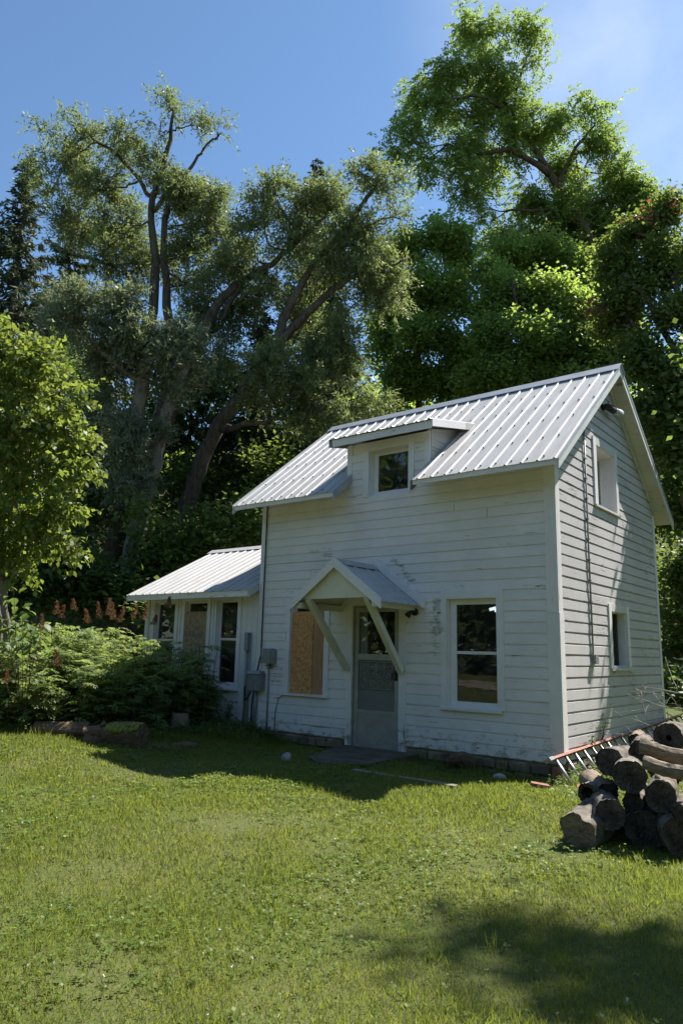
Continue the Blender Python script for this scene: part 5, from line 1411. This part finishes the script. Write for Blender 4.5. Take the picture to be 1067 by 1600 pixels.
# rotting logs at the left
lg = log('short rotting log capped with yellow-green moss at the edge of the lawn', gp(-5.35, -2.66, .10), .175, .55, math.radians(-62), .04, 0, 41, None, .0, .95, 'rotten', 'rotten', 0, .17)
b = MB(); r = np.random.default_rng(43)
for i in range(7):
    for j in range(5):
        a = .75 + j * .42 + r.uniform(-.1, .1); y = -.26 + i * .085
        p = Vector((math.cos(a) * .178, y * .85, math.sin(a) * .172))
        b.tube([p, p + Vector((p.x, 0, p.z)) * .17], [.062 * r.uniform(.8, 1.2), .025], 7)
mo = link('moss', b.mesh('moss', M['moss']), None); mo.parent = lg
log('crumbling bark-covered log end beside the mossy log', gp(-5.75, -2.86, .11), 0.15, .34, math.radians(-38), .1, 0, 45, None, .0, 1.0, 'rotten', 'rotten', 1, .16)
log('dark rotten log under the front edge of the shrubs', gp(-6.35, -3.05, .08), .12, .8, math.radians(-55), 0, 0, 47, None, .0, .8, 'rotten', 'rotten', 0, .16)
blob('rotten_wood', 'flat brown scrap of rotten wood on the shaded grass right of the mossy log', 'wood scrap', gp(-5.0, -1.95, .02), (.22, .10, .05), 49, M['rotten'], .4, .35)
log('upright grey stump in the weeds before the annex', gp(-5.75, -1.35, .13), .135, .34, 0, math.pi / 2, 0, 51, None, 0, 1, 'split_wood', 'log_end', 0, .05, 'stump', 'tree_stump')
# hay-like patch of dead grass beside the mossy log
r = np.random.default_rng(53); n = 900
P = np.stack([-4.95 + r.normal(size=n) * .17, -2.35 + r.normal(size=n) * .13, np.zeros(n)], 1); P[:, 2] = gz(P[:, 0], P[:, 1]) + r.random(n) * .03
leaf_object('dead_grass', P, unit(r.normal(size=(n, 3)) * np.array([1, 1, .25])), unit(UP + r.normal(size=(n, 3)) * .3), .13, .006, r.random(n), M['lf_straw'])

# ------------------------------------------------------------------ lawn
def in_house(x, y): return ((x > -5.45) & (x < .03) & (y > -.03) & (y < 4.7)) | ((x > -8.75) & (x < -5.4) & (y > -.02) & (y < 4))
fwd = np.array([-.612, .768]) / math.hypot(.612, .768); rgt = np.array([fwd[1], -fwd[0]])
def scatter(n, r, power=1.25, dmin=2.6, dmax=13.5, half=.76):
    u = r.random(n); k = 2 - power
    d = (dmin ** k + u * (dmax ** k - dmin ** k)) ** (1 / k)
    s = (r.random(n) * 2 - 1) * half * (d + .4) * 1.0
    p = EYE[:2] + fwd * d[:, None] + rgt * s[:, None]
    ok = ~in_house(p[:, 0], p[:, 1]); ok &= ~((p[:, 0] > -2.95) & (p[:, 0] < -2.05) & (p[:, 1] > -1.5) & (p[:, 1] < 0))
    ok &= ~((p[:, 0] > -5.0) & (p[:, 0] < 0) & (p[:, 1] > -.14 - .10 * r.random(n)))
    return p[ok], d[ok]
def vnoise(p, sc, seed):
    r = np.random.default_rng(seed); v = np.zeros(len(p))
    for i in range(7):
        a = r.uniform(0, 6.28); k = sc * r.uniform(.6, 2.2); v += np.sin(p[:, 0] * math.cos(a) * k + p[:, 1] * math.sin(a) * k + r.uniform(0, 6.28))
    return v / 7 * 1.6
r = np.random.default_rng(201)
p, d = scatter(415000, r)
patch, fine_ = vnoise(p, 1.5, 1), vnoise(p, 5, 2)
keep = r.random(len(p)) < np.clip(.9 + .4 * fine_ + .15 * patch, .45, 1)
p, d, patch, fine_ = p[keep], d[keep], patch[keep], fine_[keep]
n = len(p); z = gz(p[:, 0], p[:, 1])
base = np.stack([p[:, 0], p[:, 1], z - .006], 1)
lean = r.uniform(.15, 1.1, n); a = r.uniform(0, 6.283, n)
D = unit(np.stack([np.cos(a) * lean, np.sin(a) * lean, np.ones(n)], 1))
ln = r.uniform(.022, .062, n) * (1 + .35 * np.clip(patch, -1, 1) + .3 * np.clip(fine_, -1, 1)) * np.clip(.85 + .03 * d, .9, 1.25)
wd = .0040 * np.clip(d / 4.2, .9, 2.6)
tone = .42 - .26 * patch + .15 * fine_ + r.normal(size=n) * .25
dry = (r.random(n) < np.clip(.10 - .16 * patch, .02, .30))
leaf_object('grass', base[~dry], D[~dry], rdir((~dry).sum(), r), ln[~dry], wd[~dry], tone[~dry], M['lf_grass'], None, .1, .4)
D2 = unit(D[dry] * np.array([1.6, 1.6, .6])); leaf_object('dry_grass', base[dry], D2, rdir(dry.sum(), r), ln[dry] * 1.15, wd[dry] * .9, tone[dry], M['lf_straw'], None, .1, .4)
# clover and small weeds, three rounded leaflets each
p, d = scatter(46000, r, 1.2, 2.6, 12)
cl = vnoise(p, 2.0, 3) + .5 * vnoise(p, 6, 4)
k = r.random(len(p)) < np.clip(.25 + .9 * cl, .03, 1); p, d = p[k], d[k]; n = len(p)
z = gz(p[:, 0], p[:, 1]) + r.uniform(.012, .042, n)
a = np.repeat(r.uniform(0, 6.283, n), 3) + np.tile([0, 2.09, 4.19], n)
D = unit(np.stack([np.cos(a), np.sin(a), r.uniform(-.2, .35, 3 * n)], 1)); sz = np.repeat(r.uniform(.011, .027, n) * np.clip(d / 5, .9, 1.7), 3)
leaf_object('clover', np.repeat(np.stack([p[:, 0], p[:, 1], z], 1), 3, 0), D, unit(UP + r.normal(size=(3 * n, 3)) * .3), sz, sz * .95, np.repeat(r.random(n), 3), M['lf_clover'], None, .08, .6)
# tiny white clover flowers
k = r.integers(0, n, 130)
m_fl = leaf('white_clover_flower', (.6, .6, .55), (.75, .75, .7), (.3, .3, .3), .2)
q = np.repeat(np.stack([p[k, 0], p[k, 1], z[k] + .012], 1), 6, 0)
leaf_object('clover_flowers', q, rdir(len(q), r), rdir(len(q), r), .010, .008, r.random(len(q)), m_fl)

# uncut tufts and a few fallen leaves
r = np.random.default_rng(211)
p, d = scatter(420, r, 1.1, 2.8, 11); k = 14
q = np.repeat(p, k, 0) + r.normal(size=(len(p) * k, 2)) * .02; n = len(q)
a = r.uniform(0, 6.283, n); le = r.uniform(.1, .9, n)
leaf_object('grass_tufts', np.stack([q[:, 0], q[:, 1], gz(q[:, 0], q[:, 1]) - .004], 1), unit(np.stack([np.cos(a) * le, np.sin(a) * le, np.ones(n)], 1)), rdir(n, r), r.uniform(.05, .12, n), .0042 * np.repeat(np.clip(d / 4.2, .9, 2), k), np.repeat(r.random(len(p)), k) * .7 + r.random(n) * .3, M['lf_grass'], None, .1, .4)
p, d = scatter(90, r, 1.1, 2.8, 11); n = len(p); a = r.uniform(0, 6.283, n)
leaf_object('fallen_leaves', np.stack([p[:, 0], p[:, 1], gz(p[:, 0], p[:, 1]) + .03], 1), unit(np.stack([np.cos(a), np.sin(a), r.uniform(-.2, .2, n)], 1)), unit(UP + r.normal(size=(n, 3)) * .35), r.uniform(.02, .04, n), r.uniform(.010, .02, n), r.random(n), M['lf_straw'], None, .2)

# taller weeds: along the foundation and annex, at the thicket's foot, round the woodpile
def weeds(name, segs, n, h, seed, mat='lf_grass', w=.009, spread=.12, broad=0):
    r = np.random.default_rng(seed); P = []
    for (x0, y0, x1, y1, wt) in segs:
        k = int(n * wt); t = r.random(k)
        P.append(np.stack([x0 + (x1 - x0) * t + r.normal(size=k) * spread, y0 + (y1 - y0) * t + r.normal(size=k) * spread], 1))
    p = np.concatenate(P); p = p[~in_house(p[:, 0], p[:, 1])]; n = len(p)
    b_ = np.stack([p[:, 0], p[:, 1], gz(p[:, 0], p[:, 1]) - .01], 1); a = r.uniform(0, 6.283, n); le = r.uniform(.1, .7, n)
    D = unit(np.stack([np.cos(a) * le, np.sin(a) * le, np.ones(n)], 1)); hh = h * r.uniform(.35, 1.1, n)
    if not broad: return leaf_object(name, b_, D, rdir(n, r), hh, w, r.random(n) * .7, M[mat], None, .2, .4)
    m = 8; t = r.uniform(.25, 1, (n, m)); q = b_[:, None] + D[:, None] * (hh[:, None] * t)[:, :, None]
    dd = unit(D[:, None] * .3 + r.normal(size=q.shape) * np.array([1, 1, .35]) - UP * .1)
    return leaf_object(name, q.reshape(-1, 3), dd.reshape(-1, 3), unit(UP + r.normal(size=(n * m, 3)) * .35), r.uniform(.5, 1.1, n * m) * broad, r.uniform(.4, .6, n * m) * broad, r.random(n * m) * .8, M[mat])
weeds('tall_grass', [(-6.9, -.6, -5.2, -.45, .35), (-5.9, -1.5, -4.6, -.6, .3), (-6.6, -2.9, -5.0, -1.6, .25), (-5.2, -.2, -4.5, -.15, .12), (-2.2, -.2, 0, -.25, .05), (.4, -.3, .9, 2, .15), (-9, -4.2, -6.5, -3.2, .25)], 9000, .17, 301, 'lf_grass', .0075)
weeds('low_weeds', [(-6.9, -.55, -5.3, -.35, .3), (-5.6, -.25, -4.8, -.2, .3), (-5.9, -1.5, -5.0, -.7, .25), (.2, -.5, .8, 1.6, .2), (-6.6, -2.9, -5.4, -1.9, .2), (-8.6, -4.0, -6.8, -3.2, .25)], 900, .24, 303, 'lf_broad', .01, .13, .055)
def weed_plant(label, c, h, n, seed, leaf=.09, mat='lf_broad', spread=.16):
    r = np.random.default_rng(seed); root = empty('weed_plant', c, label, 'weed', 'leafy weeds near the house')
    b = MB(); P, D = [], []
    for k in range(max(3, n // 9)):
        a = r.uniform(0, 6.283); tip = np.array(c) + np.array([math.cos(a) * spread * r.uniform(.3, 1), math.sin(a) * spread * r.uniform(.3, 1), h * r.uniform(.7, 1.05)])
        b.tube([c, (np.array(c) + tip) / 2 + r.normal(size=3) * .02, tip], [.006, .005, .003], 4)
        t = r.uniform(.25, 1, 9); P.append(np.array(c) + (tip - np.array(c)) * t[:, None]); aa = np.arange(9) * 2.4; D.append(unit(np.stack([np.cos(aa), np.sin(aa), r.uniform(-.3, .4, 9)], 1)))
    tag(b.build('stems', M['bark_red'], root), kind='stuff'); P, D = np.concatenate(P), np.concatenate(D); m = len(P)
    leaf_object('leaves', P, D, unit(UP + r.normal(size=(m, 3)) * .3), leaf * r.uniform(.6, 1.15, m), leaf * .5, r.random(m), M[mat], root, .12)
weed_plant('bushy weed growing against the annex wall beside the pipes', gp(-5.85, -.28), .48, 54, 311, .10)
weed_plant('low bright weed at the foot of the gable wall beneath the ladder rungs', gp(.42, .35), .25, 45, 313, .11)
weed_plant('bright weed poking up behind the ladder rail at mid gable', (.03, 1.35, .30), .24, 27, 315, .07)
weed_plant('small grassy tuft poking over the ladder rail near the front corner', (.035, .85, .22), .18, 27, 317, .06)
weed_plant('weed sprouting from the mouth of the hollow log', (1.392, -2.947, 0.286), .10, 27, 319, .06, 'lf_clover', .06)
# sapling with big pale leaves beside the young tree
r = np.random.default_rng(321)
c = np.array((-7.03, -3.29, 0.68)); c[2] = float(gz(c[0], c[1]))
sap = empty('sapling', tuple(c), 'sapling with large pale leaves beside the young tree stem at the left edge', 'sapling')
b = MB(); tips = [(-6.42, -3.97, 2.22), (-6.26, -3.86, 2.02), (-6.11, -3.75, 1.82), (-6.55, -4.01, 1.97), (-6.28, -3.86, 1.70), (-6.52, -3.96, 1.61), (-6.07, -3.67, 1.62), (-6.16, -3.78, 1.48), (-6.63, -4.09, 1.79)]
for t in tips:
    t = np.array(t); b.tube(smooth_line([c, (c + t) / 2 + r.normal(size=3) * .06, t], 4), [.009, .008, .007, .006, .006, .005, .005, .004, .003], 5)
b.build('stem', M['bark_red'], sap)
for t in tips:
    t = np.array(t)
    for k in range(9):
        f = r.uniform(.84, 1.03); p0 = c + (t - c) * f + r.normal(size=3) * .07; a = r.uniform(0, 6.283)
        d = unit(np.array([math.cos(a), math.sin(a), -.55 + r.normal() * .25])); nn = unit(UP * .8 + np.array([d[0], d[1], 0]) * .6 + r.normal(size=3) * .2)
        s = unit(np.cross(d, nn)); nn = np.cross(s, d); L = r.uniform(.10, .16); W = L * .75
        b = MB(); vv = [p0]
        for q, wq in ((.22, .42), (.5, .5), (.8, .27)): vv += [p0 + d * L * q + s * W * wq - nn * L * q * q * .25 + nn * W * .1, p0 + d * L * q - nn * L * q * q * .25, p0 + d * L * q - s * W * wq - nn * L * q * q * .25 + nn * W * .1]
        vv.append(p0 + d * L - nn * L * .28)
        b.add(vv, [(0, 1, 2), (0, 2, 3), (1, 4, 5, 2), (2, 5, 6, 3), (4, 7, 8, 5), (5, 8, 9, 6), (7, 10, 8), (8, 10, 9)], 0, True)
        o = b.build('leaf', M['lf_broad'], sap)
